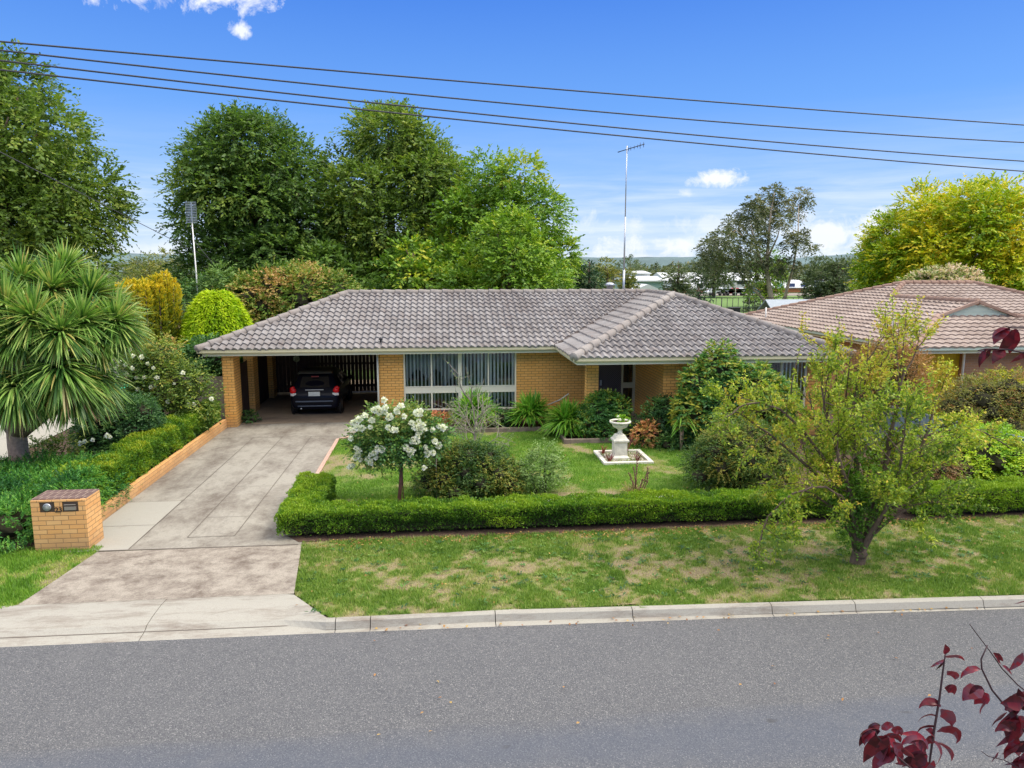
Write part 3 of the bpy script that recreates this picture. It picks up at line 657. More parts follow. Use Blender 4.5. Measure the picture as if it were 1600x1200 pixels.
roof_face('roof', e0=(XV, YRm), e1=(XV, YW), rise_dir=(1, 0), depth=WD + .2, seed=3, clips=[vplane((XV, YW), (XA, YRw), (1, -1)), vplane((XV, YM), (XV + WD, YRm), (-1, 1)), ((XA, 0, 0), (1, 0, 0))], **K)
roof_face('roof', e0=(XV, YW), e1=(XR, YW), rise_dir=(0, 1), depth=WD + .2, seed=4, clips=[vplane((XV, YW), (XA, YRw), (-1, 1)), vplane((XR, YW), (XA, YRw), (1, 1))], **K)
roof_face('roof', e0=(XR, YW), e1=(XR, YB), rise_dir=(-1, 0), depth=WD + .2, seed=5, clips=[vplane((XR, YW), (XA, YRw), (-1, -1)), vplane((XR, YB), (XA, YRm), (-1, 1)), ((XA, 0, 0), (-1, 0, 0))], **K)
roof_face('roof', e0=(XR, YB), e1=(XL, YB), rise_dir=(0, -1), depth=WD + .2, seed=6, clips=[vplane((XL, YB), (XL + WD, YRm), (-1, -1)), vplane((XR, YB), (XA, YRm), (1, -1)), ((0, YRm, 0), (0, -1, 0))], **K)
caps(MB(HL), (XL + WD, YRm, ZR), (XA, YRm, ZR)).build('ridge_cap', M['cap'], H); caps(MB(HL), (XA, YRw, ZR), (XA, YRm, ZR)).build('ridge_cap', M['cap'], H)
for a, b in (((XL, YM), (XL + WD, YRm)), ((XV, YW), (XA, YRw)), ((XR, YW), (XA, YRw)), ((XL, YB), (XL + WD, YRm)), ((XR, YB), (XA, YRm))):
    caps(MB(HL), (*a, ZT + .01), (*b, ZR), r=.115 if a != (XV, YW) else .13).build('ridge_cap', M['cap'], H)
MB(HL).beam((XV - .02, YM - .02, ZT + .045), (XV + WD, YRm, ZR + .035), .13, .03).build('valley_flashing', plain('dark_valley', (.05, .035, .03), .8), H)
i_ = .13
gp = [(XL + i_, YB - i_), (XL + i_, YM + i_), (XV + i_, YM + i_), (XV + i_, YW + i_), (XR - i_, YW + i_), (XR - i_, YB - i_)]
gutters(gp, HL, H, M['cream'], M['cream_l'], ZT + .005)
sf = MB(HL)      # soffit and carport lining as a thin slab, not below the open rear of the carport
sf.box(XL + .16, -2.05, YM + .16, YB - .16, 2.335, 2.36); sf.box(-2.05, XR - .16, YM + .16, YB - .16, 2.3355, 2.36); sf.box(XV + .16, XR - .16, YW + .16, YM + .16, 2.3355, 2.36)
sf.build('eave_lining', M['soffit'], H)
# walls
YF = 23.58; wl = MB(HL); zt_ = 2.333
def wbox(*a): wl.box(*a)
wbox(-2.0, -1.17, YF, YF + .23, 0, zt_); wbox(-1.17, 2.50, YF, YF + .23, 0, .345); wbox(2.50, 5.17, YF, YF + .23, 0, zt_)
wbox(-2.0, -1.77, YF + .23, 30.6, 0, zt_); wbox(-1.77, 11.2, 30.6, 30.83, 0, zt_); wbox(11.2, 11.43, 20.55, 30.83, 0, zt_)
wbox(6.50, 6.73, 20.55, YF + .23, 0, zt_)
wbox(6.73, 7.75, 20.55, 20.78, 0, zt_); wbox(7.75, 10.9, 20.55, 20.78, 0, .80); wbox(10.9, 11.2, 20.55, 20.78, 0, zt_)
wl.build('wall', M['brick'], H)
def pillar(x0, x1, y0, y1): MB(HL).box(x0, x1, y0, y1, 0, 2.334).build('brick_pillar', M['brick'], H)
pillar(4.31, 4.66, 20.95, 21.27)
pillar(-6.74, -6.40, 23.30, 24.05); pillar(-6.72, -6.40, 25.7, 26.35); pillar(-6.72, -6.40, 28.6, 29.2)
MB(HL).box(-6.66, -2.0, 30.45, 30.55, 2.1, 2.334).box(-2.03, -2.0, 23.62, 30.5, 2.16, 2.3335).build('carport_beam', M['cream'], H)
MB(HL).box(-1.20, 2.53, YF - .05, YF + .02, .345, .395).build('window_sill', M['dark_brick'], H)
MB(HL).box(4.5, 6.5, 21.0, YF, 0, .15).build('porch_slab', M['drive'], H)
# dark interior behind the glass
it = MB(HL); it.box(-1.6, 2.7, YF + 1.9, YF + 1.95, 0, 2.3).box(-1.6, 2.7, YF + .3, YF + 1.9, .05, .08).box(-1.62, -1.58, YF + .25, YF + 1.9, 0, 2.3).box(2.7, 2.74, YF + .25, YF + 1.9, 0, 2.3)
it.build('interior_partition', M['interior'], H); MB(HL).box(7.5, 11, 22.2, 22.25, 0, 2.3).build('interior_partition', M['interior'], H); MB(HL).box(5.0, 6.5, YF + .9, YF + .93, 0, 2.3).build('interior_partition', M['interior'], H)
cu = MB(HL)
for i in range(46):
    x = -1.05 + i * .04; cu.box(x, x + .036, YF + .30 + .012 * (i % 3), YF + .306 + .012 * (i % 3), 1.35 + .35 * abs(math.sin(i * .21)) - .25 * (i > 28), 2.2)
cu.build('sheer_curtain', M['curtain'], H)
def window(x0, x1, y, z0, z1, bays, mid=None, blinds=True, seed=0, fm='cream_l', face=1):
    f = MB(HL); fr = .055; ya, yb = y + .03, y + .10
    f.box(x0, x1, ya, yb, z0, z0 + fr).box(x0, x1, ya, yb, z1 - fr, z1).box(x0, x0 + fr, ya + .002, yb + .002, z0 + fr, z1 - fr).box(x1 - fr, x1, ya + .002, yb + .002, z0 + fr, z1 - fr)
    for b, wd in bays: f.box(b - wd / 2, b + wd / 2, ya - .002, yb - .002, z0 + fr, z1 - fr)
    fo = f.build('window', M[fm], H)
    if mid:
        MB(HL).box(x0 + fr, x1 - fr, ya + .008, yb - .01, mid[0], mid[1]).box(x0 + fr, x1 - fr, ya - .006, ya + .01, mid[1] - .02, mid[1] + .012).box(x0 + fr, x1 - fr, ya - .006, ya + .01, mid[0] - .03, mid[0]).build('spandrel_panel', M[fm], fo)
    xs = [x0 + fr] + [q for b, wd in bays for q in (b - wd / 2, b + wd / 2)] + [x1 - fr]; rr = random.Random(seed)
    for i in range(0, len(xs), 2):
        a, b = xs[i], xs[i + 1]
        for z_0, z_1 in ([(z0 + fr, mid[0]), (mid[1], z1 - fr)] if mid else [(z0 + fr, z1 - fr)]):
            MB(HL).box(a + .003, b - .003, y + .055, y + .06, z_0 + .003, z_1 - .003).build('pane', M['glass'], fo)
        if blinds:
            bl = MB(HL); n = int((b - a) / .105)
            for k in range(n):
                cx = a + (k + .5) * (b - a) / n + rr.uniform(-.006, .006); ang = R(60 if i < 4 else 42) + rr.uniform(-.12, .12); hw = .044
                dx, dy = hw * math.cos(ang), hw * math.sin(ang)
                bl.add([(cx - dx, y + .125 - dy, z0 + .08), (cx + dx, y + .125 + dy, z0 + .08), (cx + dx, y + .125 + dy, z1 - .03), (cx - dx, y + .125 - dy, z1 - .03)], [(0, 1, 2, 3)])
            bl.build('vertical_blind', M['blind'], fo)
    return fo
window(-1.17, 2.50, YF, .385, 2.30, [(-.27, .05), (.655, .13), (1.58, .05)], (.985, 1.175), True, 3)
window(7.75, 10.9, 20.55, .80, 2.30, [(8.55, .05), (10.1, .05)], None, True, 5)
# front door and sidelight
MB(HL).box(5.17, 5.23, YF + .03, YF + .12, .15, 2.333).box(6.03, 6.09, YF + .03, YF + .12, .15, 2.333).box(6.42, 6.50, YF + .03, YF + .12, .15, 2.333).box(6.09, 6.42, YF + .035, YF + .115, 1.02, 1.2).build('door_frame', M['cream'], H)
def meshmat():
    m, T, b = mat('security_mesh'); tc = T.new('ShaderNodeTexCoord').outputs['Object']
    wv = T.new('ShaderNodeTexWave'); wv.inputs['Scale'].default_value = 9; wv.bands_direction = 'DIAGONAL'; T.link(tc, wv.inputs['Vector'])
    wv2 = T.new('ShaderNodeTexWave'); wv2.inputs['Scale'].default_value = 9; wv2.bands_direction = 'DIAGONAL'; T.link(T.mapping(tc, (-1, 1, 1)), wv2.inputs['Vector'])
    f = T.math('MAXIMUM', wv.outputs['Fac'], wv2.outputs['Fac'])
    T.link(T.ramp(f, [(.75, (.05, .042, .045)), (.98, (.16, .13, .13))]), b.inputs['Base Color']); b.inputs['Roughness'].default_value = .6; return m
dr = MB(HL).box(5.235, 6.025, YF + .05, YF + .09, .16, 2.33).build('front_door', meshmat(), H)
MB(HL).box(5.30, 5.36, YF + .0, YF + .05, 1.12, 1.30).build('handle', M['metal'], dr)
MB(HL).box(6.10, 6.41, YF + .06, YF + .065, .16, 1.015).box(6.10, 6.41, YF + .06, YF + .065, 1.205, 2.33).build('sidelight_pane', M['glass'], H)
MB(HL).box(6.44, 6.495, 22.75, 23.0, 1.93, 2.10).box(6.36, 6.44, 22.80, 22.95, 1.96, 2.06).build('porch_light', M['black'], H)
MB(HL).tube([(-1.98, 23.50, 0), (-1.98, 23.50, 2.3)], .032, 10).build('downpipe', M['tube'], H)
MB(HL).tube([(3.5, 23.3, .55), (3.9, 23.15, .75), (4.12, 22.9, .98)], .02, 6).build('handrail', M['tube'], H)
# small things on the roof
va = MB(HL); va.lathe([(.0, 4.08), (.13, 4.08), (.13, 4.30), (.16, 4.30), (.24, 4.33), (.10, 4.42), (0, 4.43)], (6.75, 28.6, 0), 16)
va.build('roof_vent', M['metal'], H)
va = MB(HL); p = Vector((-1.85, 23.35, 2.62)); va.tube([p, p + Vector((0, 0, .13))], .03, 8); va.lathe([(0, .12), (.07, .12), (.02, .2), (0, .2)], p, 8); va.build('vent_pipe', M['dark_metal'], H)
# television mast on the rear roof slope
A = thing('antenna_mast', 'tall thin television antenna mast rising behind the main roof ridge', 'antenna', (7.15, 28.0, 3.72))
MB().tube([(0, 0, 0), (0, 0, 1.2)], .045, 10).tube([(0, 0, 1.15), (0, 0, 3.2)], .032, 8).tube([(0, 0, 3.1), (0, 0, 5.82)], .022, 8).lathe([(.0, .0), (.12, .0), (.06, .12), (0, .12)], (0, 0, .1), 12).build('pole', M['metal'], A)
an = MB(); an.tube([(-.32, .1, 5.60), (.62, -.2, 5.86)], .016, 6)
for t, l in ((-.3, .02), (.06, .16), (.14, .15), (.26, .14), (.38, .13), (.47, .22), (.59, .2)):
    p = Vector((t, -.32 * t, 5.68 + .277 * t)); an.tube([p + Vector((0, 0, -l / 2)), p + Vector((0, 0, l / 2))], .009, 5); an.tube([p + Vector((-.04, -l, 0)), p + Vector((.04, l, 0))], .007, 5)
an.build('aerial', M['dark_metal'], A)
# ------------------------------------------------------------------ gate, fences, ornament
G = thing('slatted_gate', 'dark brown vertical slat gate across the back of the carport', 'gate', (-4.2, 29.3, 0))
sl_ = MB(); rr = random.Random(4)
for i in range(31):
    x = -2.42 + i * .148; wdt = .122 + rr.uniform(-.008, .008) + (.02 if i < 12 else 0); sl_.box(x, x + wdt, 0, .02, .12, 2.31)
sl_.build('slats', M['timber_dark'], G); MB().box(-2.45, 2.17, .021, .07, .30, .40).box(-2.45, 2.17, .021, .07, 1.20, 1.28).box(-2.45, 2.17, .021, .07, 2.2, 2.32).build('rail', M['timber_dark'], G)
MB().box(.25, 2.18, -.03, .0, .07, .115).build('bottom_rail', M['white'], G)
def paling(name, a, b, h, label, m='timber_grey', step=.165, cat='fence'):
    a = Vector((*a, 0)); b = Vector((*b, 0)); L = (b - a).length; d = (b - a).normalized(); n = int(L / step); o = thing(name, label, cat, a)
    pl = MB(); rr = random.Random(int(L * 77)); s = Vector((-d.y, d.x, 0))
    for i in range(n):
        q = d * (i * step + step / 2) + s * rr.uniform(-.006, .006) + Vector((0, 0, (h + rr.uniform(-.02, .02)) / 2)); pl.beam(q - d * (step * .485), q + d * (step * .485), .018, h)
    pl.build('palings', M[m], o); MB().beam(s * .035 + Vector((0, 0, .4)), d * L + s * .035 + Vector((0, 0, .4)), .045, .075).beam(s * .035 + Vector((0, 0, h - .3)), d * L + s * .035 + Vector((0, 0, h - .3)), .045, .075).build('rail', M[m], o)
    for k in range(int(L / 2.6) + 1): MB().beam(d * min(k * 2.6 + .05, L) + s * .10, d * min(k * 2.6 + .05, L) + s * .10 + Vector((0, 0, h - .1)), .09, .09, up=(0, 1, 0)).build('post', M[m], o)
    return o
paling('paling_fence', (-8.3, 24.2), (-6.78, 24.2), 1.52, 'short grey timber paling fence left of the front carport pillar')
paling('paling_fence', (-6.60, 24.1), (-6.60, 33.5), 1.85, 'dark timber paling fence along the left side of the carport', 'timber_dark')
paling('paling_fence', (-20, 36.5), (13, 36.5), 1.7, 'long back fence behind the carport gate and the house', 'timber_grey')
O = thing('garden_ornament', 'small round pale flower ornament hanging on the dark carport gate', 'ornament', (-5.55, 28.9, 0))
om = MB()
for i in range(9):
    a = i * .698; om.lathe([(0, 0), (.05, .01), (.03, .03), (0, .03)], (.09 * math.cos(a), -.02, 1.5 + .09 * math.sin(a)), 8, axis='y')
om.lathe([(0, -.03), (.05, -.02), (.05, .03), (0, .03)], (0, 0, 1.5), 10, axis='y'); om.build('flower', plain('pale_green_tin', (.42, .45, .25), .6), O)
MB().tube([(0, .02, .03), (0, .02, 1.5)], .012, 6).build('stem', M['timber_grey'], O)
# ------------------------------------------------------------------ brick retaining edge + letterbox
rw = thing('retaining_wall', 'low orange brick retaining wall along the left side of the driveway', 'wall', (-6.75, 18.5, 0))
MB((-6.75, 18.5, 0)).box(-6.82, -6.70, 13.95, 23.28, 0, .285).build('wall', brickmat('edging_brick', (.72, .36, .12), (.80, .46, .18), (.35, .2, .11), .252, .09, .010), rw)
LB = thing('brick_letterbox', 'orange brick letterbox with dark brick top beside the driveway', 'letterbox', (-6.70, 13.35, 0))
lo = (-6.70, 13.35, 0)
b_ = MB(lo); x0, x1, y0, y1, zt2 = -7.16, -6.25, 13.05, 13.62, .955
b_.box(x0, x1, y0 + .10, y1, 0, zt2)                     # body, with a front skin leaving two openings
b_.box(x0, x1, y0, y0 + .10, 0, .735); b_.box(x0, x1, y0, y0 + .10, .925, zt2); b_.box(x0, -7.02, y0, y0 + .10, .735, .925); b_.box(-6.765, -6.64, y0, y0 + .10, .735, .925); b_.box(-6.37, x1, y0, y0 + .10, .735, .925)
b_.build('brick_body', M['box_brick'], LB)
MB(lo).box(x0 + .004, x1 - .09, y0 + .02, y1 - .004, zt2, zt2 + .02).box(x1 - .088, x1 - .002, y0 + .05, y1 - .004, zt2, zt2 + .018).build('capping', M['dark_brick'], LB)
bz = plain('bronze_plate', (.10, .07, .055), .45, .4)
pp = MB(lo).box(-7.018, -6.767, y0 + .015, y0 + .03, .737, .923).build('paper_holder', bz, LB)
MB(lo).lathe([(.052, -.025), (.066, -.025), (.066, .012), (.052, .012)], (-6.892, y0 + .015, .83), 24, axis='y').build('ring', M['metal'], pp)
MB(lo).lathe([(0, -.004), (.052, -.012), (.052, -.02), (0, -.008)], (-6.892, y0 + .015, .83), 24, axis='y').build('tube_cap', plain('dull_aluminium', (.55, .55, .5), .5, .3), pp)
sp_ = MB(lo).box(-6.638, -6.372, y0 + .012, y0 + .03, .737, .923).build('mail_slot', bz, LB)
MB(lo).beam((-6.60, y0 - .002, .80), (-6.41, y0 - .002, .80), .03, .06).beam((-6.60, y0 - .012, .868), (-6.41, y0 - .012, .868), .02, .012).build('flap', plain('slot_flap', (.38, .33, .3), .35, .5), sp_)
cu_ = bpy.data.curves.new('house_number', 'FONT'); cu_.body = '23'; cu_.size = .125; cu_.extrude = .004; cu_.align_x = 'CENTER'; cu_.offset = .003
to = bpy.data.objects.new('tmp', cu_); me_ = bpy.data.meshes.new_from_object(to); bpy.data.objects.remove(to)
no = link('house_number', me_, plain('number_bronze', (.07, .045, .035), .5, .3), LB); no.location = (-6.702 - lo[0], y0 - .006 - lo[1], .738); no.rotation_euler = (math.pi / 2, 0, 0)
# ------------------------------------------------------------------ urn on its pedestal
U = thing('stone_urn', 'white stone urn on a square pedestal standing in the lawn', 'urn', (4.68, 18.35, 0))
def sq(prof, n=4):      # square lathe
    mb = MB(); k = len(prof); vs = []
    for sx, sy in ((-1, -1), (1, -1), (1, 1), (-1, 1)): vs += [(sx * r, sy * r, z) for r, z in prof]
    fs = [(i * k + j, ((i + 1) % 4) * k + j, ((i + 1) % 4) * k + j + 1, i * k + j + 1) for i in range(4) for j in range(k - 1)]
    fs += [tuple(i * k for i in (3, 2, 1, 0)), tuple(i * k + k - 1 for i in range(4))]
    return mb.add(vs, fs)
pd = sq([(.215, 0), (.215, .08), (.185, .11), (.165, .13), (.165, .47), (.175, .48), (.205, .50), (.205, .545), (.17, .57), (.12, .66), (.085, .68)])
for a in (-1, 1): pd.box(-.12, .12, a * .165 - .004, a * .165 + .004, .17, .43); pd.box(a * .165 - .004, a * .165 + .004, -.12, .12, .17, .43)
pd.build('pedestal', M['white_stone'], U, bevel=.006)
MB().lathe([(0, .68), (.085, .68), (.06, .72), (.055, .78), (.08, .82), (.17, .86), (.205, .91), (.21, .96), (.235, .975), (.275, .98), (.285, 1.01), (.27, 1.035), (.24, 1.03), (.22, 1.0), (0, 1.0)], (0, 0, 0), 32).build('bowl', M['white_stone'], U)
MB().lathe([(0, 1.01), (.2, 1.01), (.2, 1.0), (0, 1.0)], (0, 0, .006), 20).build('potting_soil', M['soil'], U)
KS = thing('stone_kerb', 'square white kerb filled with pale pebbles around the urn', 'garden edging', (4.77, 18.35, 0))
kb = MB((4.77, 18.35, 0)); a0, a1, b0, b1 = 4.12, 5.42, 17.70, 19.02
kb.box(a0, a1, b0, b0 + .11, 0, .085).box(a0, a1, b1 - .11, b1, 0, .085).box(a0, a0 + .11, b0 + .11, b1 - .11, 0, .0845).box(a1 - .11, a1, b0 + .11, b1 - .11, 0, .0845)
kb.build('kerb', M['white_stone'], KS, bevel=.008)
rg = np.random.default_rng(8); pb = MB((4.77, 18.35, 0)); pb.box(a0 + .1, a1 - .1, b0 + .1, b1 - .1, 0, .03)
pm = MB(); n = 2200
P = np.stack([a0 + .12 + (a1 - a0 - .24) * rg.random(n) - 4.77, b0 + .12 + (b1 - b0 - .24) * rg.random(n) - 18.35, np.full(n, .035)], 1)
leaves('pebbles', P, rnd_unit(rg, n) * [1, 1, .3], np.array([0, -.3, 1.]) + rg.normal(size=(n, 3)) * .4, .035 + .02 * rg.random(n), .03 + .015 * rg.random(n), rg.random(n), leafmat('pebble', [(.3, .2, .14), (.55, .47, .38), (.72, .68, .6)], trans=0), KS)
pb.build('pebble_bed', plain('pale_pebble', (.42, .35, .28), .9, var=.4, scale=40, bump=.6), KS)
# ------------------------------------------------------------------ hatchback in the carport
CR = thing('parked_car', 'dark navy small hatchback parked nose-in under the carport', 'car', (-4.22, 24.75, .03), 0)
def carpaint(name, col):
    m, T, b = mat(name); b.inputs['Base Color'].default_value = (*col, 1); b.inputs['Metallic'].default_value = .1; b.inputs['Roughness'].default_value = .28
    b.inputs['Coat Weight'].default_value = .06; b.inputs['Specular IOR Level'].default_value = .12; b.inputs['Coat Roughness'].default_value = .06; return m
paint = carpaint('navy_paint', (.004, .005, .012)); cglass = plain('dark_car_glass', (.012, .014, .018), .06, 0, .02, spec=.8)
def loft(sections, ring):
    """sections: list of (y, half width low, half width belt, half width roof, z0, zbelt, ztop)"""
    vs = []; fs = []; k = None
    for y, wl_, wb, wr, z0, zb, zt in sections:
        prof = [(0, z0), (wl_ * .9, z0), (wl_, z0 + .08), (wb * 1.0, z0 + (zb - z0) * .45), (wb * 1.0, zb - .10), (wb * .97, zb), (wb * .95, zb + .012), (wr + (wb * .95 - wr) * .35, zb + (zt - zb) * .65), (wr + .02, zt - .06), (wr * .9, zt - .015), (wr * .5, zt), (0, zt + .004)]
        full = prof + [(-x, z) for x, z in reversed(prof[1:-1])]
        k = len(full); vs += [(x, y, z) for x, z in full]
    n = len(sections)
    for i in range(n - 1):
        for j in range(k): fs.append((i * k + j, i * k + (j + 1) % k, (i + 1) * k + (j + 1) % k, (i + 1) * k + j))
    fs += [tuple(range(k - 1, -1, -1)), tuple(range((n - 1) * k, n * k))]
    return vs, fs
S = [(0.00, .60, .66, .55, .34, .60, .66), (.03, .70, .76, .66, .24, .66, .74), (.12, .76, .81, .70, .22, .86, .92), (.17, .78, .82, .70, .22, .93, 1.02), (.30, .79, .83, .62, .22, .94, 1.20), (.46, .79, .83, .58, .22, .94, 1.40), (.60, .79, .835, .575, .22, .94, 1.455),
     (1.2, .79, .835, .585, .2, .93, 1.49), (1.8, .79, .835, .58, .2, .92, 1.475), (2.3, .79, .83, .56, .2, .91, 1.36), (2.85, .79, .82, .52, .2, .90, .98), (3.4, .77, .80, .5, .2, .82, .88), (3.75, .70, .74, .45, .22, .66, .74), (3.88, .58, .62, .4, .28, .52, .58)]
vs, fs = loft(S, 0)
bd = MB(); bd.add(vs, fs, 0, True); body = bd.build('body', paint, CR)
md = body.modifiers.new('sub', 'SUBSURF'); md.levels = 2; md.render_levels = 2
# wheel arches read as dark discs with tyre and rim proud of the body
for sx in (-1, 1):
    for y in (.62, 3.08):
        x = sx * .76
        wh = MB().lathe([(.19, -.09), (.27, -.10), (.295, -.07), (.30, 0), (.295, .07), (.27, .10), (.19, .09)], (x, y, .30), 28, axis='x').build('wheel', M['black'], CR)
        MB().lathe([(0, sx * .055), (.05, sx * .075), (.19, sx * .07), (.19, sx * -.02)], (x, y, .30), 20, axis='x').build('rim', M['metal'], wh)
        MB().lathe([(.30, 0), (.36, 0), (.36, .07), (.30, .07)] if sx > 0 else [(.30, -.07), (.36, -.07), (.36, 0), (.30, 0)], (x, y, .31), 28, axis='x').build('wheel_arch', M['black'], CR)
MB().add([(-.50, .135, .965), (.50, .135, .965), (.44, .395, 1.335), (-.44, .395, 1.335), (-.50, .165, .955), (.50, .165, .955), (.44, .425, 1.325), (-.44, .425, 1.325)], [(0, 1, 2, 3), (7, 6, 5, 4), (0, 4, 5, 1), (1, 5, 6, 2), (2, 6, 7, 3), (3, 7, 4, 0)]).build('rear_window', cglass, CR)
for sx in (-1, 1):
    q = lambda a, y, z: (sx * a, y, z)
    MB().add([q(.815, .62, .97), q(.825, 1.45, .97), q(.70, 1.42, 1.33), q(.675, .72, 1.33)], [(0, 1, 2, 3)]).add([q(.825, 1.52, .97), q(.82, 2.55, .96), q(.66, 2.15, 1.30), q(.70, 1.50, 1.33)], [(0, 1, 2, 3)]).build('side_window', cglass, CR)
    tl = MB(); tl.add([q(.60, .035, .92), q(.80, .16, .95), q(.815, .20, .80), q(.70, .045, .76), q(.66, -.0, .74), q(.57, .01, .86)], [(0, 1, 2, 3, 4, 5)])
    red = plain('tail_lamp_red', (.75, .01, .015), .2)
    t_ = MB(); t_.lathe([(0, -.05), (.06, -.045), (.10, -.015), (.105, .05)], q(.71, .10, .86), 16, axis='y'); t_.lathe([(0, -.05), (.055, -.045), (.08, -.015), (.085, .05)], q(.735, .13, .93), 14, axis='y'); to_ = t_.build('tail_lamp', red, CR)
    MB().add([q(.60, .02, .80), q(.80, .10, .775), q(.80, .09, .70), q(.69, .015, .70), q(.60, .0, .755)], [(0, 1, 2, 3, 4) if sx > 0 else (4, 3, 2, 1, 0)]).build('indicator_lens', M['white'], to_)
    MB().lathe([(0, -.05), (.06, -.04), (.09, 0), (.06, .04), (0, .05)], q(.92, 2.3, 1.0), 12, axis='y').build('mirror', paint, CR)
MB().box(-.19, .19, -.015, .03, .70, .84).build('number_plate', plain('plate', (.62, .66, .64), .5, var=.15, scale=40), CR)
MB().box(-.30, .30, .06, .09, .885, .91).build('chrome_strip', M['metal'], CR)
bp_ = MB(); bp_.beam((-.62, -.035, .52), (.62, -.035, .52), .06, .05).beam((-.56, -.02, .36), (.56, -.02, .36), .05, .04); bp_.build('bumper_crease', plain('crease_sheen', (.07, .09, .13), .35, .2), CR, bevel=.015)  # raised strips coloured grey blue for the sheen along the bumper creases
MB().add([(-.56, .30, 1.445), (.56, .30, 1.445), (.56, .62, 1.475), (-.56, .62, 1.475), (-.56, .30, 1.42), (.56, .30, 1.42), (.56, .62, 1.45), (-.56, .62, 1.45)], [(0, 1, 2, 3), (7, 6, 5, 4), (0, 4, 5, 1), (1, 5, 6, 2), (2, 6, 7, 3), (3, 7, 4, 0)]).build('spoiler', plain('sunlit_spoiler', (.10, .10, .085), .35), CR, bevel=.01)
MB().box(-.12, .12, .30, .33, 1.30, 1.335).build('brake_lamp', plain('brake_red', (.3, .02, .03), .3), CR)
MB().tube([(-.45, -.02, .27), (-.45, .3, .27)], .03, 10).build('exhaust', M['metal'], CR)
# ------------------------------------------------------------------ neighbour on the right
NL = (20.5, 29.0, 0); NH = thing('neighbour_house', 'neighbouring house with a pinkish brown tiled roof and pale green gable', 'house', NL)
z0, tp = 2.45, .34; K = dict(off=NL, parent=NH, m=M['tile_nb'], tp=tp, zt=z0, tw=.30, ch=.32, amp=.020, lift=.055)
mx0, mx1, my0, my1 = 14.1, 28.4, 25.4, 36.4; hw = 5.5; wx0, wx1, wy = 14.1, 21.9, 21.8; wr = 3.9
roof_face('roof', e0=(mx0, my1), e1=(mx0, wy), rise_dir=(1, 0), depth=2.44, seed=11, clips=[vplane((mx0, wy), (mx0 + 3, wy + 3), (1, -1)), vplane((mx0, my1), (mx0 + hw, my1 - hw), (1, 1)), ((16.54, 0, 0), (1, 0, 0))], **K)
roof_face('roof', e0=(mx0, my1), e1=(mx0, wy), rise_dir=(1, 0), depth=5.6, seed=11, clips=[((16.54, 0, 0), (-1, 0, 0)), ((18.0, 0, 0), (1, 0, 0)), ((0, 24.2, 0), (0, -1, 0)), vplane((mx0, my1), (mx0 + hw, my1 - hw), (1, 1))], **K)
roof_face('roof', e0=(mx0, my1), e1=(mx0, wy), rise_dir=(1, 0), depth=5.6, seed=11, clips=[((18.0, 0, 0), (-1, 0, 0)), vplane((mx0, my0), (mx0 + hw, my0 + hw), (1, -1)), vplane((mx0, my1), (mx0 + hw, my1 - hw), (1, 1))], **K)
roof_face('roof', e0=(wx0, wy), e1=(wx1, wy), rise_dir=(0, 1), depth=2.5, seed=12, clips=[vplane((wx0, wy), (wx0 + 3, wy + 3), (-1, 1)), vplane((wx1, wy), (wx1 - 3, wy + 3), (1, 1)), ((0, 24.3, 0), (0, 1, 0))], **K)
roof_face('roof', e0=(wx1, wy), e1=(wx1, 31), rise_dir=(-1, 0), depth=3.95, seed=13, clips=[vplane((wx1, wy), (wx1 - 2.44, wy + 2.44), (-1, -1)), ((0, 30.9, 0), (0, 1, 0)), ((18.0, 0, 0), (-1, 0, 0))], **K)
roof_face('roof', e0=(mx0, my0), e1=(mx1, my0), rise_dir=(0, 1), depth=5.6, seed=14, clips=[vplane((mx0, my0), (mx0 + hw, my0 + hw), (-1, 1)), vplane((mx1, my0), (mx1 - hw, my0 + hw), (1, 1)), ((0, my0 + hw, 0), (0, 1, 0))], **K)
roof_face('roof', e0=(mx1, my0), e1=(mx1, my1), rise_dir=(-1, 0), depth=5.6, seed=15, clips=[vplane((mx1, my0), (mx1 - hw, my0 + hw), (-1, -1)), vplane((mx1, my1), (mx1 - hw, my1 - hw), (-1, 1))], **K)
roof_face('roof', e0=(mx1, my1), e1=(mx0, my1), rise_dir=(0, -1), depth=5.6, seed=16, clips=[vplane((mx0, my1), (mx0 + hw, my1 - hw), (-1, -1)), vplane((mx1, my1), (mx1 - hw, my1 - hw), (1, -1)), ((0, my1 - hw, 0), (0, -1, 0))], **K)
zr = z0 + hw * tp; zg = z0 + 2.44 * tp; zw = z0 + wr * tp
for a, b in (((mx0, my1, z0), (mx0 + hw, my1 - hw, zr)), ((mx0 + 3.9, my0 + 3.9, z0 + 3.9 * tp), (mx0 + hw, my0 + hw, zr)), ((mx0 + hw, my0 + hw, zr), (mx1 - hw, my0 + hw, zr)), ((mx1, my0, z0), (mx1 - hw, my0 + hw, zr)), ((mx1, my1, z0), (mx1 - hw, my1 - hw, zr)),
             ((wx0, wy, z0), (wx0 + 2.44, wy + 2.44, zg)), ((wx1, wy, z0), (wx1 - 2.44, wy + 2.44, zg)), ((18, 24.2, zw), (18, 29.4, zw))): caps(MB(NL), a, b, r=.12).build('ridge_cap', M['cap_nb'], NH)
gb = MB(NL); gy = 24.24; gb.add([(16.5, gy, zg - .02), (19.5, gy, zg - .02), (18, gy, zw - .03), (16.5, gy + .05, zg - .02), (19.5, gy + .05, zg - .02), (18, gy + .05, zw - .03)], [(0, 1, 2), (5, 4, 3), (0, 3, 4, 1), (1, 4, 5, 2), (2, 5, 3, 0)])
for z in (zg + .16, zg + .33): gb.box(18 - 1.5 * (zw - z) / (zw - zg), 18 + 1.5 * (zw - z) / (zw - zg), gy - .008, gy, z, z + .012)
gb.build('gable', M['sage'], NH)
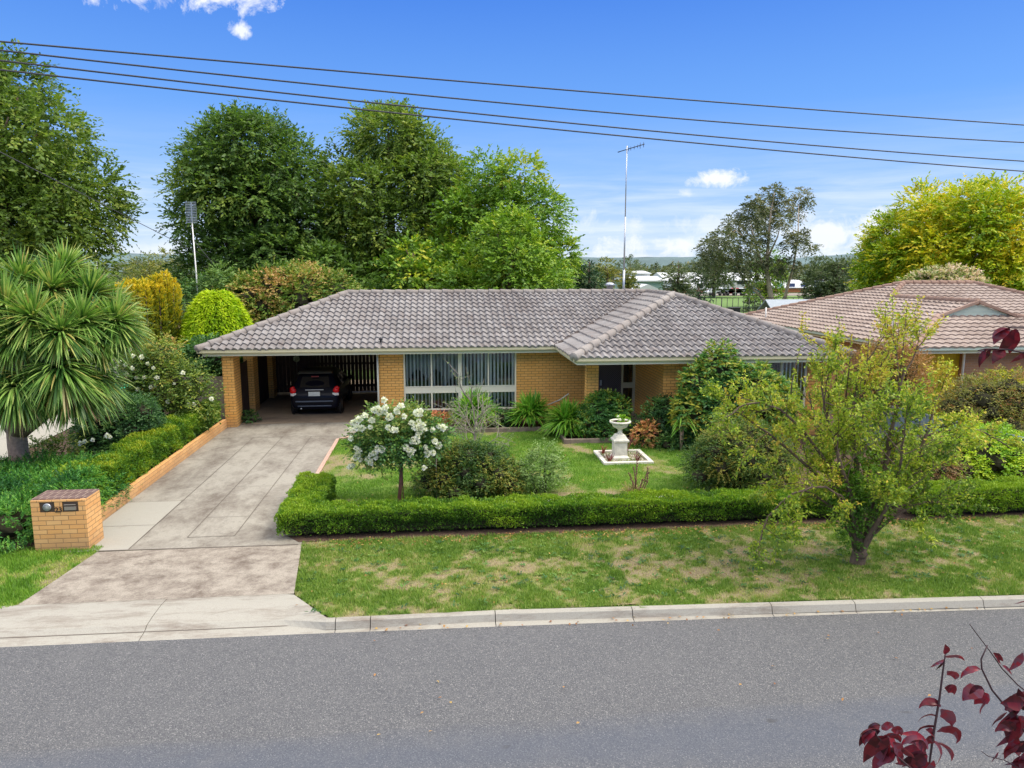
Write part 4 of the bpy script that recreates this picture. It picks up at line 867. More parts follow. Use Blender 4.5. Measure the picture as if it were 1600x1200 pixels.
MB(NL).beam((16.36, gy - .06, zg - .03), (18.0, gy - .06, zw + .035), .12, .09).beam((19.64, gy - .06, zg - .03), (18.0, gy - .06, zw + .035), .12, .09).build('gable_tiles', M['cap_nb'], NH)
np_ = [(mx0 + .13, my1 - .13), (mx0 + .13, wy + .13), (wx1 - .13, wy + .13), (wx1 - .13, my0 + .13), (mx1 - .13, my0 + .13), (mx1 - .13, my1 - .13)]
gutters(np_, NL, NH, M['sage'], M['cream_l'], z0 + .01)
MB(NL).box(16.3, 21.4, 22.4, 22.65, 0, 2.3).box(21.15, 21.4, 22.65, 26, 0, 2.2995).box(14.6, 14.85, 23.6, 35.9, 0, 2.3).box(14.85, 16.3, 23.6, 23.85, 0, 2.3).box(21.4, 27.9, 26, 26.25, 0, 2.3).box(14.85, 27.9, 35.65, 35.9, 0, 2.299).build('wall', M['nb_brick'], NH)
MB(NL).box(14.2, 28.2, 25.5, 36.2, 2.3, 2.33).box(14.2, 21.7, 21.95, 25.5, 2.301, 2.331).build('eave_lining', M['soffit'], NH)
yd = MB(NL)
for i in range(12): yd.box(14.87 + i * .119, 14.87 + i * .119 + .112, 22.62 - .0, 22.66, 0, 2.29)
yd.build('yellow_screen', M['yellow'], NH)
MB(NL).tube([(16.22, 22.33, 0), (16.22, 22.33, 2.15), (16.12, 22.2, 2.26)], .04, 8).build('downpipe', M['white'], NH)
MB(NL).tube([(14.5, 33.5, 2.5), (14.5, 33.5, 3.15)], .035, 8).build('vent_pipe', M['white'], NH); MB(NL).tube([(15.2, 24.7, 2.7), (15.2, 24.7, 3.2)], .03, 8).build('vent_pipe', M['white'], NH)
NH.location.x += 1.0
# grey shed roof behind the neighbour, and a blue grey vehicle canopy seen between the shrubs
SH = thing('garden_shed', 'low shed with a blue grey metal roof behind the brown tiled roof', 'shed', (21.0, 41, -.75))
MB().box(-1.8, 1.8, -1.4, 1.4, .7, 2.95).build('wall', M['cream'], SH)
MB().add([(-2.1, -1.7, 2.9), (2.1, -1.7, 2.9), (2.1, 0, 3.95), (-2.1, 0, 3.95), (-2.1, 1.7, 2.9), (2.1, 1.7, 2.9), (-2.1, -1.7, 2.83), (2.1, -1.7, 2.83), (2.1, 0, 3.88), (-2.1, 0, 3.88), (-2.1, 1.7, 2.83), (2.1, 1.7, 2.83)], [(0, 1, 2, 3), (3, 2, 5, 4), (7, 6, 9, 8), (8, 9, 10, 11), (0, 6, 7, 1), (4, 5, 11, 10), (1, 7, 8, 2), (2, 8, 11, 5), (3, 9, 6, 0), (4, 10, 9, 3)]).build('roof', plain('zinc_roof', (.30, .34, .38), .5, .2), SH)
PF = thing('panel_fence', 'blue grey metal side fence between the two front gardens', 'fence', (11.9, 20.2, 0))
pf = MB(); pm_ = plain('blue_grey_steel', (.20, .25, .30), .5, .1)
a, b = Vector((-.05, -.6, 0)), Vector((2.1, -5.6, 0)); n = 30
for i in range(n):
    p = a.lerp(b, i / n); q = a.lerp(b, (i + 1) / n); hgt = 1.30 - .35 * i / n
    pf.beam(p + Vector((.02 * (i % 2), 0, hgt / 2)), q + Vector((.02 * (i % 2), 0, hgt / 2)), .02, hgt)
pf.build('panels', pm_, PF)
cp = MB(); cp.beam(a + Vector((0, 0, 1.31)), b + Vector((0, 0, .975)), .07, .03); cp.build('top_rail', pm_, PF)
# left neighbour: pale brick house and bins glimpsed past the cordyline
LN = thing('cream_house', 'cream brick house wall glimpsed between the palm-like tree and the white roses', 'house', (-15.5, 33, 0))
MB((-15.5, 33, 0)).box(-21, -11.0, 29.5, 36, 0, 2.45).build('wall', M['cream_brick'], LN)
MB((-15.5, 33, 0)).add([(-21.5, 29, 2.45), (-10.6, 29, 2.45), (-10.6, 36.5, 2.45), (-21.5, 36.5, 2.45), (-18, 32.75, 3.2), (-14.2, 32.75, 3.2)], [(0, 1, 5, 4), (1, 2, 5), (2, 3, 4, 5), (3, 0, 4), (3, 2, 1, 0)]).build('roof', M['cap_nb'], LN)
struct('neighbour_driveway', MB().add([(-20, 13.2, .125), (-10.9, 13.2, .125), (-11.6, 29, .125), (-20, 29, .125)], [(0, 1, 2, 3)]), M['newslab'])
BN = thing('wheelie_bin', 'dark wheelie bin with a bright green lid beside the cream brick wall', 'bin', (-10.35, 24.6, .12))
MB().add([(-.23, -.25, .08), (.23, -.25, .08), (.23, .22, .08), (-.23, .22, .08), (-.29, -.33, 1.0), (.29, -.33, 1.0), (.29, .33, 1.0), (-.29, .33, 1.0)], [(3, 2, 1, 0), (4, 5, 6, 7), (0, 1, 5, 4), (1, 2, 6, 5), (2, 3, 7, 6), (3, 0, 4, 7)]).build('body', plain('bin_green_black', (.02, .05, .05), .5), BN, bevel=.02)
MB().add([(-.31, -.37, 1.0), (.31, -.37, 1.0), (.31, .36, 1.03), (-.31, .36, 1.03), (-.30, -.35, 1.05), (.30, -.35, 1.05), (.29, .3, 1.10), (-.29, .3, 1.10)], [(3, 2, 1, 0), (4, 5, 6, 7), (0, 1, 5, 4), (1, 2, 6, 5), (2, 3, 7, 6), (3, 0, 4, 7)]).build('lid', plain('bin_lid_green', (.02, .42, .25), .4), BN, bevel=.02)
for sx in (-1, 1): MB().lathe([(0, -.03), (.10, -.03), (.10, .03), (0, .03)], (sx * .25, .27, .10), 14, axis='x').build('wheel', M['black'], BN)
# antenna with a grid reflector behind the left garden, guyed
LA = thing('antenna_mast', 'white antenna mast with a small square grid reflector in front of the dark trees', 'antenna', (-10.55, 34, 0))
MB().tube([(-.12, 0, 0), (-.14, 0, 4.4), (-.18, 0, 7.2)], [.04, .032, .024], 8).build('pole', M['white'], LA)
gr = MB(); 
for i in range(9): gr.box(-.40 + i * .055, -.388 + i * .055, -.05, -.04, 6.95, 7.85)
for i in range(9): gr.box(-.40, .052, -.062, -.051, 6.95 + i * .11, 6.965 + i * .11)
gr.box(-.19, -.15, -.039, .02, 6.95, 7.85); gr.build('reflector', M['metal'], LA)
tag(MB().tube([(-10.7, 34, 6.2), (-8.9, 35.5, 3.2)], .012, 5).build('guy_wire', M['wire']), 'thin guy wire running down right from the white antenna mast', 'wire')
p0, p1 = at(215, 347, 32), at(268, 374, 36)
d_ = p1 - p0
tag(MB().tube([p0 - d_ * 3, p0, p1, p1 + d_ * 2], .014, 5).build('service_wire', M['wire']), 'short dark service wire crossing the sky gap between the big left trees', 'wire')
LP2 = thing('light_pole', 'thin pale pole seen just right of the big left tree', 'pole', (-21.0, 48, 0))
MB().tube([(0, 0, 0), (0, 0, 6.6)], [.09, .05], 8).lathe([(0, 0), (.09, 0), (.09, .5), (0, .5)], (0, 0, 5.6), 8).build('pole', M['metal'], LP2)
# ------------------------------------------------------------------ overhead wires
lab = ['topmost of the four overhead power cables', 'second highest of the four overhead power cables', 'third highest of the four overhead power cables', 'lowest of the four overhead power cables']
pix = [((0, 57), (400, 102), (800, 140), (1200, 168), (1600, 192)), ((0, 71), (400, 125), (800, 168), (1200, 198), (1600, 220)), ((0, 88), (400, 143), (800, 187), (1200, 224), (1600, 249)), ((0, 103), (400, 155), (800, 200), (1200, 236), (1600, 265))]
for k in range(4):
    P = np.array([list(at(u, v, 9.1 + 3.4 * i / 4 + .0 * k)) for i, (u, v) in enumerate(pix[k])]); cx = np.polyfit(P[:, 0], P[:, 1], 1); cz = np.polyfit(P[:, 0], P[:, 2], 2)
    X = np.linspace(-26, 34, 61); Z = np.polyval(cz, X)
    tag(MB().tube([(x, np.polyval(cx, x), z) for x, z in zip(X, Z)], .0105, 6).build('power_cable', M['wire']), lab[k], 'cable', 'overhead power cables crossing the sky')
# ------------------------------------------------------------------ oval surrounds
FN = thing('oval_fence', 'black steel mesh fence along the near side of the sports oval', 'fence', (30, 68, 0))
fm = MB()
for i in range(90): fm.tube([(-14 + i * .55, 0, 0), (-14 + i * .55, 0, 2.2)], .032 if i % 5 else .05, 5)
fm.build('posts', M['black'], FN); MB().beam((-14, 0, 2.2), (35.5, 0, 2.2), .06, .06).beam((-14, 0, .25), (35.5, 0, .25), .05, .05).beam((-14, 0, 1.2), (35.5, 0, 1.2), .04, .03).build('rail', M['black'], FN)
for u, lb in ((1147, 'dark square bin by the oval fence, left of the gum tree'), (1198, 'dark square bin right at the gum tree trunk')):
    p = at(u, 490, 66); b = thing('bin', lb, 'bin', (p.x, 66, 0), 0, 'dark bins by the oval'); MB().box(-.45, .45, -.4, .4, 0, 1.3).box(-.5, .5, -.45, .45, 1.3, 1.42).build('body', M['dark_metal'], b, bevel=.05)
rf = plain('white_metal_roof', (.62, .63, .62), .5, .1); wc = plain('pale_factory_wall', (.55, .54, .48), .8)
def shed(name, lb, u0, u1, vtop, vroof, vbase, Y, wm, rm, extra=None, dep=14):
    a = at(u0, vbase, Y); b = at(u1, vbase, Y); zt_ = at(u0, vtop, Y).z; ze = at(u0, vroof, Y).z; cx = (a.x + b.x) / 2; hw = (b.x - a.x) / 2
    t = thing(name, lb, 'building', (cx, Y, 0)); MB().box(-hw, hw, 0, dep, 0, ze).build('wall', wm, t)
    MB().add([(-hw - .3, -.5, ze), (hw + .3, -.5, ze), (hw + .3, dep * .5, max(zt_, ze + .3)), (-hw - .3, dep * .5, max(zt_, ze + .3)), (hw + .3, dep + .5, ze), (-hw - .3, dep + .5, ze), (-hw - .3, -.5, ze - .15), (hw + .3, -.5, ze - .15)], [(0, 1, 2, 3), (3, 2, 4, 5), (6, 7, 1, 0), (7, 4, 2, 1), (6, 0, 3, 5)]).build('roof', rm, t)
    return t, hw, ze
t, hw, ze = shed('school_building', 'low orange brick building with a pale roof behind the parked cars', 1060, 1128, 441, 451, 464, 150, M['far_brick'], rf)
for k in range(3): MB().box(-hw + 1.2 + k * 2.6, -hw + 2.6 + k * 2.6, -.06, 0, .9, 1.9).build('window', M['dark_metal'], t)
t, hw, ze = shed('school_building', 'orange brick building with white roof and dark windows right of the gum tree', 1205, 1268, 438, 449, 465, 150, M['far_brick'], rf)
for k in range(3): w_ = MB().box(-hw + 1.0 + k * 2.7, -hw + 2.4 + k * 2.7, -.06, 0, .8, 1.9).build('window', plain('far_window', (.04, .06, .14), .3) if k else plain('green_door', (.05, .2, .13), .5), t)
t, hw, ze = shed('factory', 'long low white factory with a pale roof below the hills', 1040, 1210, 426, 438, 460, 175, wc, rf)
for k in range(6): MB().box(-hw + 2 + k * 4, -hw + 4.4 + k * 4, -.06, 0, 1.2, 2.2).build('window', M['dark_metal'], t)
t, hw, ze = shed('factory', 'flat white factory block far behind between two yellow green trees', 988, 1015, 423, 427, 445, 190, M['white'], rf)
for k in range(3): MB().box(-hw + .6 + k * 1.5, -hw + 1.4 + k * 1.5, -.06, 0, 2.0, 2.9).build('window', M['dark_metal'], t)
t, hw, ze = shed('green_shed', 'pale blue green shed with one dark doorway behind the main ridge', 983, 1036, 432, 438, 462, 95, plain('aqua_wall', (.30, .42, .39), .7), rf, dep=8)
MB().box(-hw + .35, -hw + .85, -.06, 0, 1.2, 2.6).build('doorway', M['dark_metal'], t)
t2 = thing('low_shed', 'small beige gable shed in front of the blue green shed', 'building', (at(1010, 455, 88).x, 88, 0)); MB().box(-1.8, 2, 0, 5, 0, 2.3).build('wall', M['cream'], t2); MB().add([(-2, -.3, 2.25), (2.2, -.3, 2.25), (.1, -.3, 3.1), (-2, 5.2, 2.25), (2.2, 5.2, 2.25), (.1, 5.2, 3.1)], [(0, 1, 2), (5, 4, 3), (0, 2, 5, 3), (1, 4, 5, 2)]).build('roof', rf, t2)
t, hw, ze = shed('workshop', 'grey workshop with a bright green sign panel near the yellow tree', 1318, 1372, 436, 441, 458, 120, plain('workshop_grey', (.10, .12, .14), .7), rf, dep=10)
MB().box(hw - 3.3, hw - .6, -.1, -.02, ze - 1.1, ze - .25).build('sign_panel', plain('sign_green', (.06, .38, .12), .5), t)
p = at(1346, 455, 112); tag(MB().box(p.x - .75, p.x + .75, 112, 112.3, 0, at(1346, 434, 112).z).build('sign_pillar', plain('sign_pillar_green', (.22, .62, .30), .5)), 'pale green upright sign pillar beside the far workshop', 'sign')
def farcar(u, lb, col, v=463, Y=134):
    p = at(u, v, Y); c = thing('parked_car', lb, 'car', (p.x, Y, -.02), 0, 'cars parked beyond the oval')
    b = MB(); pr = [(-2.1, .35), (-2.15, .75), (-1.3, .9), (-.75, 1.38), (.8, 1.42), (1.5, .95), (2.1, .82), (2.15, .4)]
    b.add([(x, -.85, z) for x, z in pr] + [(x, .85, z) for x, z in pr], [tuple(range(8)), tuple(range(15, 7, -1))] + [(i, i + 8, (i + 1) % 8 + 8, (i + 1) % 8) for i in range(8)]); b.build('body', plain('carpaint_far', col, .3), c, bevel=.08)
    MB().add([(-1.15, -.87, .93), (-.7, -.87, 1.3), (.75, -.87, 1.33), (1.3, -.87, .97)], [(0, 1, 2, 3)]).build('window', cglass, c)
    for x in (-1.35, 1.35): MB().lathe([(0, -.1), (.32, -.1), (.32, .1), (0, .1)], (x, -.8, .32), 12, axis='y').build('wheel', M['black'], c)
for a in ((1118, 'leftmost white car parked beyond the oval', (.7, .7, .7)), (1133, 'grey silver car second from left beyond the oval', (.35, .38, .42)), (1145, 'red car parked beyond the oval', (.5, .03, .04)), (1157, 'white car just right of the red car beyond the oval', (.75, .75, .73)), (1170, 'blue car partly behind the gum tree beyond the oval', (.08, .16, .38))): farcar(*a)
def pole(u, vt, Y, lb, m='white', r=.07, name='goal_post'):
    p = at(u, vt, Y); o = thing(name, lb, 'pole', (p.x, Y, 0), 0, 'poles around the oval'); MB().tube([(0, 0, 0), (0, 0, p.z)], [r, r * .7], 6).build('shaft', M[m], o)
pole(1087, 427, 130, 'thin grey pole left of the gum tree', 'metal', .12, 'light_pole'); pole(1119, 438, 125, 'white goal post at the left of the parked cars'); pole(1150, 437, 125, 'white goal post in front of the red car')
p = at(1262, 427, 140); o = thing('light_pole', 'dark lamp pole between gum tree and round green tree', 'pole', (p.x, 140, 0)); MB().tube([(0, 0, 0), (0, 0, p.z)], .12, 6).box(-.5, .5, -.2, .2, p.z - .2, p.z).build('shaft', M['dark_metal'], o)
# ------------------------------------------------------------------ planting
GRP_T = 'tall trees behind the house'
def limbs(mb, rg, base, h0, targets, r0, r1=.04, seg=7, n=9, bend=.25):
    b = Vector(base)
    for t in targets:
        t = Vector(t); f = h0 * (.7 + .5 * rg.random()); s = b + Vector((0, 0, f)); L = (t - s).length
        pts = []; ctrl = s.lerp(t, .5) + Vector((rg.normal() * L * .06, rg.normal() * L * .06, L * bend * .5)) 
        for i in range(seg + 1):
            q = i / seg; p = s * (1 - q) ** 2 + ctrl * 2 * q * (1 - q) + t * q ** 2
            pts.append(p + Vector((rg.normal(), rg.normal(), rg.normal())) * L * .012)
        mb.tube(pts, [r0 + (r1 - r0) * (i / seg) ** .7 for i in range(seg + 1)], 6)
def tree(name, label, x, y, prof, nl, lr, n, m, leaf, slen, pal, seed, h0=2.5, tr=.35, barkm='bark', group=None, squash=.85, blobs=None, **kw):
    rg = np.random.default_rng(seed); t = thing(name, label, 'tree', (x, y, 0), 0, group)
    B = lobes(rg, prof, nl, lr, squash=squash) if blobs is None else [(b[0] - x, b[1] - y, *b[2:]) for b in blobs]
    P, D, N, L, W, T = sprays(rg, B, n, slen, m, leaf, **kw)
    leaves('crown', P, D, N, L, W, T, LM[pal], t)
    mb = MB(); top = prof[-1][0] if prof else max(b[2] for b in B)
    mb.tube([(0, 0, 0), (.02, 0, h0 * .5), (0, .02, h0), (.05, 0, h0 + (top - h0) * .5), (0, 0, top * .93)], [tr * 1.15, tr, tr * .9, tr * .45, .04], 10)
    idx = rg.permutation(len(B))[:26]; limbs(mb, rg, (0, 0, 0), h0, [(B[i][0], B[i][1], B[i][2]) for i in idx], tr * .45)
    mb.build('trunk', M[barkm], t); return t
tree('elm_tree', 'huge dark green tree at the far left edge rising past the cables', -23.4, 42, [(4.4, 4.6), (6, 5.6), (8, 5.9), (10.5, 5.5), (12.5, 4.5), (14, 3.3), (15.2, 2.0)], 88, 1.35, 10500, 10, .25, 1.1, 'elm', 101, tr=.5, group=GRP_T, droop=.22, zmin=-.7, tvar=.30)
tree('elm_tree', 'broad dark tree with a spiky crown behind the left antenna mast', -11.3, 48, [(3, 3.7), (5, 4.2), (8, 4.5), (10.3, 4.1), (12, 3.4), (13.2, 2.2)], 76, 1.2, 8600, 10, .25, 1.05, 'elm_blue', 102, tr=.45, group=GRP_T, droop=.15, tvar=.28)
tree('elm_tree', 'tallest dark tree in the middle of the row behind the roof', -3.1, 50, [(3, 4.2), (5.5, 4.9), (8.5, 5.1), (11, 4.5), (13, 3.1), (14.8, 1.2)], 84, 1.25, 9400, 10, .25, 1.05, 'elm', 103, tr=.5, group=GRP_T, droop=.18, tvar=.28)
tree('lime_tree', 'yellow green tree at the right end of the tall row', 3.9, 45, [(2.5, 3.8), (5, 4.2), (7.5, 4.0), (9, 3.1), (10.7, 2.0), (11.6, .8)], 56, .98, 6200, 9, .23, .75, 'maple', 104, tr=.35, group=GRP_T, droop=.15)
tree('maple_tree', 'low bright green maple in front of the yellow green tree', 3.6, 39, [(1.5, 3.0), (3.5, 3.3), (5.3, 2.9), (6.6, 2.0), (7.5, .8)], 58, .9, 4800, 8, .20, .55, 'maple', 105, tr=.25, droop=.3, upn=.9)
tree('maple_tree', 'small yellow green tree just left of the bright maple', -1.3, 41, [(1.5, 1.9), (3.5, 2.2), (5.0, 1.7), (6.2, .8)], 26, .85, 1500, 8, .25, .6, 'maple', 106, tr=.2, tvar=.3)
tree('elm_tree', 'dark low tree filling the gap below the two tallest trees', -6.5, 45, [(1.5, 2.4), (3.2, 2.7), (4.8, 1.9), (5.8, .8)], 30, 1.0, 1700, 8, .30, .8, 'elm_blue', 107, tr=.25)
tree('yellow_tree', 'large golden yellow and green tree at the right edge of the picture', 37.2, 50, [(1.5, 5.4), (3.5, 6.2), (5.5, 6.0), (7.5, 5.2), (9, 4.2), (10.2, 2.6)], 115, 1.1, 12500, 10, .26, 1.0, 'golden', 108, tr=.4, droop=.1, upn=1.0, tvar=.26)
# domed shrub behind the carport
M['twiggy'] = plain('twig_shade_core', (.035, .032, .016), 1, var=.4)  # dark colour stands in for shade among the inner twigs
def shrub(name, label, x, y, blobs, n, m, leaf, slen, pal, seed, cat='shrub', core=.62, stem='twiggy', group=None, **kw):
    rg = np.random.default_rng(seed); t = thing(name, label, cat, (x, y, 0), 0, group)
    P, D, N, L, W, T = sprays(rg, blobs, n, slen, m, leaf, **kw)
    k = P[:, 2] > .02; leaves('foliage', P[k], D[k], N[k], L[k], W[k], T[k], LM[pal], t)
    mb = MB(); b0 = [min(b[0] for b in blobs), min(b[1] for b in blobs)]
    for b in list(blobs)[:14]:
        s = Vector((b[0] * .3, b[1] * .3, 0)); e = Vector((b[0], b[1], b[2] + b[-1] * .4)); mb.tube([s, s.lerp(e, .5) + Vector((rg.normal() * .04, rg.normal() * .04, 0)), e], [.03, .02, .008], 5)
    if core:  # solid dark filler added inside to stop light showing through
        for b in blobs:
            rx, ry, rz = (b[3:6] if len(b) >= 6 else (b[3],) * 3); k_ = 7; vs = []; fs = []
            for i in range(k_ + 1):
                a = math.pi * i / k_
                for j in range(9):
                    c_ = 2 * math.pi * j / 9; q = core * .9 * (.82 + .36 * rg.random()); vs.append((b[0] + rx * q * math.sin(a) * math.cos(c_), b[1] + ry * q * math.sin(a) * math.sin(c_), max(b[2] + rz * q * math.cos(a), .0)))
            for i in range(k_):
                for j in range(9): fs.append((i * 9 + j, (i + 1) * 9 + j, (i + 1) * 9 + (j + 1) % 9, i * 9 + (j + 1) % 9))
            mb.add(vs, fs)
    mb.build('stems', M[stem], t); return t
def dome(rg, rx, ry, h, n, r, z0=0.0):
    out = [(0, 0, z0 + (h - z0) * .45, rx * .72, ry * .72, (h - z0) * .5)]
    for i in range(n):
        a = i * 2.4; q = math.sqrt((i + .5) / n); x, y = rx * q * math.cos(a) * .85, ry * q * math.sin(a) * .85; z = z0 + (h - z0) * math.sqrt(max(0, 1 - q * q * .92)) - r * .75
        rr = r * (.75 + .5 * rg.random()); out.append((x, y, max(z, z0 + rr * .6), rr, rr, rr * .85))
    return out
r_ = np.random.default_rng(1)
shrub('photinia_bush', 'big domed bush with pinkish orange new growth behind the carport roof', -6.7, 34.4, dome(r_, 4.5, 2.0, 5.0, 48, .75, 1.6), 8000, 7, .14, .36, 'photinia', 201, core=.6, tvar=.26, upn=.8)
shrub('gum_sapling', 'loose grey green saplings between golden column and domed bush', -11.2, 34, [(0, 0, 3.2, .6, .5, 1.2), (.8, .2, 3.6, .55, .5, 1.0), (1.6, 0, 4.0, .5, .5, 1.1), (-.7, 0, 2.6, .7, .6, .9), (2.4, .2, 3.2, .6, .5, 1.0)], 1500, 7, .13, .4, 'dark_shrub', 202, core=0, droop=.3, spread=1.0, tvar=.35)
# golden upright yew, built of leafy vertical columns
def columnar():
    rg = np.random.default_rng(203); t = thing('golden_yew', 'golden yellow flat-topped upright yew behind the cordyline', 'tree', (-11.1, 29.5, 0)); Pn = []; Tn = []; Dn = []
    for i in range(26):
        a = i * 2.4; q = math.sqrt((i + .5) / 26) * 1.0; cx, cy = q * 1.02 * math.cos(a), q * .9 * math.sin(a); top = 4.75 - .35 * q + rg.normal() * .13; n = 1500
        z = .35 + (top - .35) * rg.random(n) ** .8; an = rg.random(n) * 6.28; r = (.165 + .03 * np.sin(z * 3 + i)) * np.minimum(1, (top - z + .12) / .5) * (.75 + .35 * rg.random(n))
        o = np.stack([np.cos(an), np.sin(an), 0 * an], 1); Pn.append(np.stack([cx + r * o[:, 0], cy + r * o[:, 1], z], 1)); Dn.append(o * .7 + np.array([0, 0, .9]) + rg.normal(size=(n, 3)) * .35)
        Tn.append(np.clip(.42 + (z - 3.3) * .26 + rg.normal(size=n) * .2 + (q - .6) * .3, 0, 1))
    P = np.concatenate(Pn); D = np.concatenate(Dn); leaves('crown', P, D, rg.normal(size=P.shape) * .6 + [0, -.3, .6], .13 + .06 * rg.random(len(P)), .045, np.concatenate(Tn), LM['yew'], t)
    mb = MB()
    for i in range(26):
        a = i * 2.4; q = math.sqrt((i + .5) / 26); mb.tube([(0, 0, 0), (q * .8 * math.cos(a), q * .75 * math.sin(a), 1.2), (q * 1.0 * math.cos(a), q * .9 * math.sin(a), 4.2)], [.05, .04, .015], 5)
    mb.build('trunk', M['bark_dark'], t)
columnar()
def cone_conifer():
    rg = np.random.default_rng(204); t = thing('lime_conifer', 'dome-shaped lime green conifer left of the carport roof', 'tree', (-8.75, 30, 0)); n = 26000
    z = .5 + 3.6 * rg.random(n) ** 1.1; R_ = 1.62 * np.sqrt(np.clip(1 - ((z - .5) / 3.65) ** 2.2, 0, 1)); a = rg.random(n) * 6.28
    lump = vnoise(a * 2.2, z * 0, 2.0) * .26 + vnoise(a * 5, z * 2, 1.5) * .16; r = R_ * (.80 + lump * .55) * (.86 + .16 * rg.random(n))
    P = np.stack([r * np.cos(a), r * np.sin(a), z], 1); o = np.stack([np.cos(a), np.sin(a), 0 * a], 1)
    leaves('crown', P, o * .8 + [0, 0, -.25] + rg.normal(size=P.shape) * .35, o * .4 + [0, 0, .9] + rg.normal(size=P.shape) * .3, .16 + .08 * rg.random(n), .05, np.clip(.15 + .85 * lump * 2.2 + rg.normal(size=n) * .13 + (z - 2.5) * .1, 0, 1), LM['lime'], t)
    MB().tube([(0, 0, 0), (0, 0, 3.4)], [.12, .03], 8).build('trunk', M['bark_dark'], t)
    mb = MB(); mb.lathe([(.9, .5), (1.15, 1.2), (1.0, 2.2), (.65, 3.1), (.1, 3.7)], (0, 0, 0), 14); mb.build('branches', M['bark_dark'], t)
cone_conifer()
shrub('dark_bush', 'dark bush in shade behind the short paling fence', -8.1, 26.4, dome(r_, 1.0, .9, 2.5, 14, .42, .2), 1100, 7, .13, .3, 'dark_shrub', 205)
shrub('rust_bush', 'rusty green bush at the foot of the lime conifer', -9.7, 27, dome(r_, .9, .7, 2.35, 14, .4, .2), 1000, 7, .13, .3, 'photinia', 206)
shrub('ivy_clump', 'small dark green plant at the foot of the front carport pillar', -6.15, 23.95, dome(r_, .2, .18, .38, 5, .12), 130, 5, .07, .1, 'dark_shrub', 207, core=0)
# roses
PET = bpy.data.meshes
def blossom_mesh(seed, r=.06):
    rg = np.random.default_rng(seed); n = 26; el = np.arcsin(rg.random(n) * .95); az = np.arange(n) * 2.4; d = np.stack([np.cos(el) * np.cos(az), np.cos(el) * np.sin(az), np.sin(el)], 1)
    P = d * r * .25; o = leaves('blossom', P, d + rg.normal(size=d.shape) * .15, nrm(np.cross(d, rnd_unit(rg, n))), r * (.8 + .3 * rg.random(n)), r * .95, np.clip(.2 + rg.random(n) * .9, 0, 1), LM['petal']); me = o.data; bpy.data.objects.remove(o); return me
BL = [blossom_mesh(i) for i in range(5)]
def blossoms(parent, pts, rg, s=1.0, face=(0, -1, .5)):
    for p in pts:
        o = bpy.data.objects.new('blossom', BL[int(rg.integers(5))]); C.objects.link(o); o.parent = parent; o.location = Vector(p) - parent.location
        q = (Vector(face) + Vector(rg.normal(size=3) * .35)).normalized(); o.rotation_euler = q.to_track_quat('Z', 'Y').to_euler(); k = s * (.8 + .45 * rg.random()); o.scale = (k, k, k)
rg = np.random.default_rng(300)
SR = thing('standard_rose', 'white flowering standard rose on a single stem behind the front hedge', 'rose tree', (-.86, 15.05, 0))
B = [(-.05, 0, 1.42, .62, .5, .42), (-.62, .05, 1.45, .34, .34, .34), (.45, .05, 1.62, .38, .36, .30), (-.35, 0, 1.78, .42, .36, .28), (.15, .05, 1.85, .42, .36, .26), (.62, 0, 1.35, .30, .3, .3), (-.5, -.05, 1.12, .32, .28, .20), (.1, .1, 1.15, .38, .34, .22), (-.85, 0, 1.3, .2, .2, .22), (.85, .05, 1.55, .18, .2, .2)]
P, D, N, L, W, T = sprays(rg, B, 1700, .24, 7, .068, aspect=.62, droop=.25, tvar=.3, inner=.2, spread=1.0)
leaves('foliage', P, D, N, L, W, T, LM['rose'], SR)
mb = MB(); mb.tube([(-.05, 0, 0), (.0, 0, .5), (.03, 0, 1.02)], [.045, .036, .045], 9); mb.tube([(.05, .04, 0), (.04, .03, .6), (.03, .02, .95)], .014, 6)
for b in B: mb.tube([(.02, 0, .98), ((b[0]) * .5, b[1], 1.05 + (b[2] - 1) * .45), (b[0], b[1], b[2])], [.02, .013, .006], 5)
mb.build('stem', plain('rose_stem', (.16, .075, .05), .8, var=.3), SR); MB().tube([(.75, .3, 0), (.75, .3, .95)], .016, 6).build('stake', M['timber_grey'], SR)
RB = [(547, 671), (558, 669), (566, 669), (561, 656), (549, 686), (553, 660), (581, 657), (579, 668), (585, 641), (593, 644), (601, 642), (608, 652), (621, 642), (626, 635), (631, 651), (607, 668), (615, 673), (620, 672), (652, 645), (658, 642), (657, 648), (643, 662), (651, 664), (654, 659), (661, 665), (663, 672), (655, 675), (653, 682), (646, 686), (651, 690), (644, 690), (686, 666), (692, 668), (675, 672), (685, 696), (680, 691), (664, 699), (667, 706), (668, 710), (676, 707), (633, 699), (639, 704), (641, 710), (644, 704), (556, 701), (561, 704), (559, 710), (556, 716), (562, 718), (547, 730), (551, 728), (590, 701), (596, 702), (585, 708), (588, 716), (579, 711), (574, 717), (580, 722), (663, 731), (600, 625), (570, 650), (603, 637), (590, 640), (649, 668), (658, 670)]
blossoms(SR, [at(u, v, 14.95 - .42 * max(0, 1 - ((u - 618) / 85) ** 2) - .05 * rg.random()) for u, v in RB], rg, 1.1)
RBu = shrub('rose_bush', 'tall loose yellow green rose bush dotted with small white flowers', -8.05, 21.7, [(0, 0, 1.3, .9, .7, .9), (-.7, 0, 1.9, .55, .5, .6), (.45, -.1, 1.8, .6, .5, .55), (-.1, .1, 2.25, .5, .4, .5), (1.0, -.1, 1.1, .5, .5, .55), (-1.0, -.1, 1.3, .5, .5, .7), (.95, .1, 1.75, .3, .3, .4), (-.3, -.3, .8, .8, .5, .6), (.1, 0, 2.7, .2, .2, .35), (-.5, .1, 2.6, .2, .2, .3)], 2600, 7, .085, .34, 'rosebush', 301, core=.3, inner=.3, tvar=.32, cat='rose bush', droop=.1)
rg = np.random.default_rng(302)
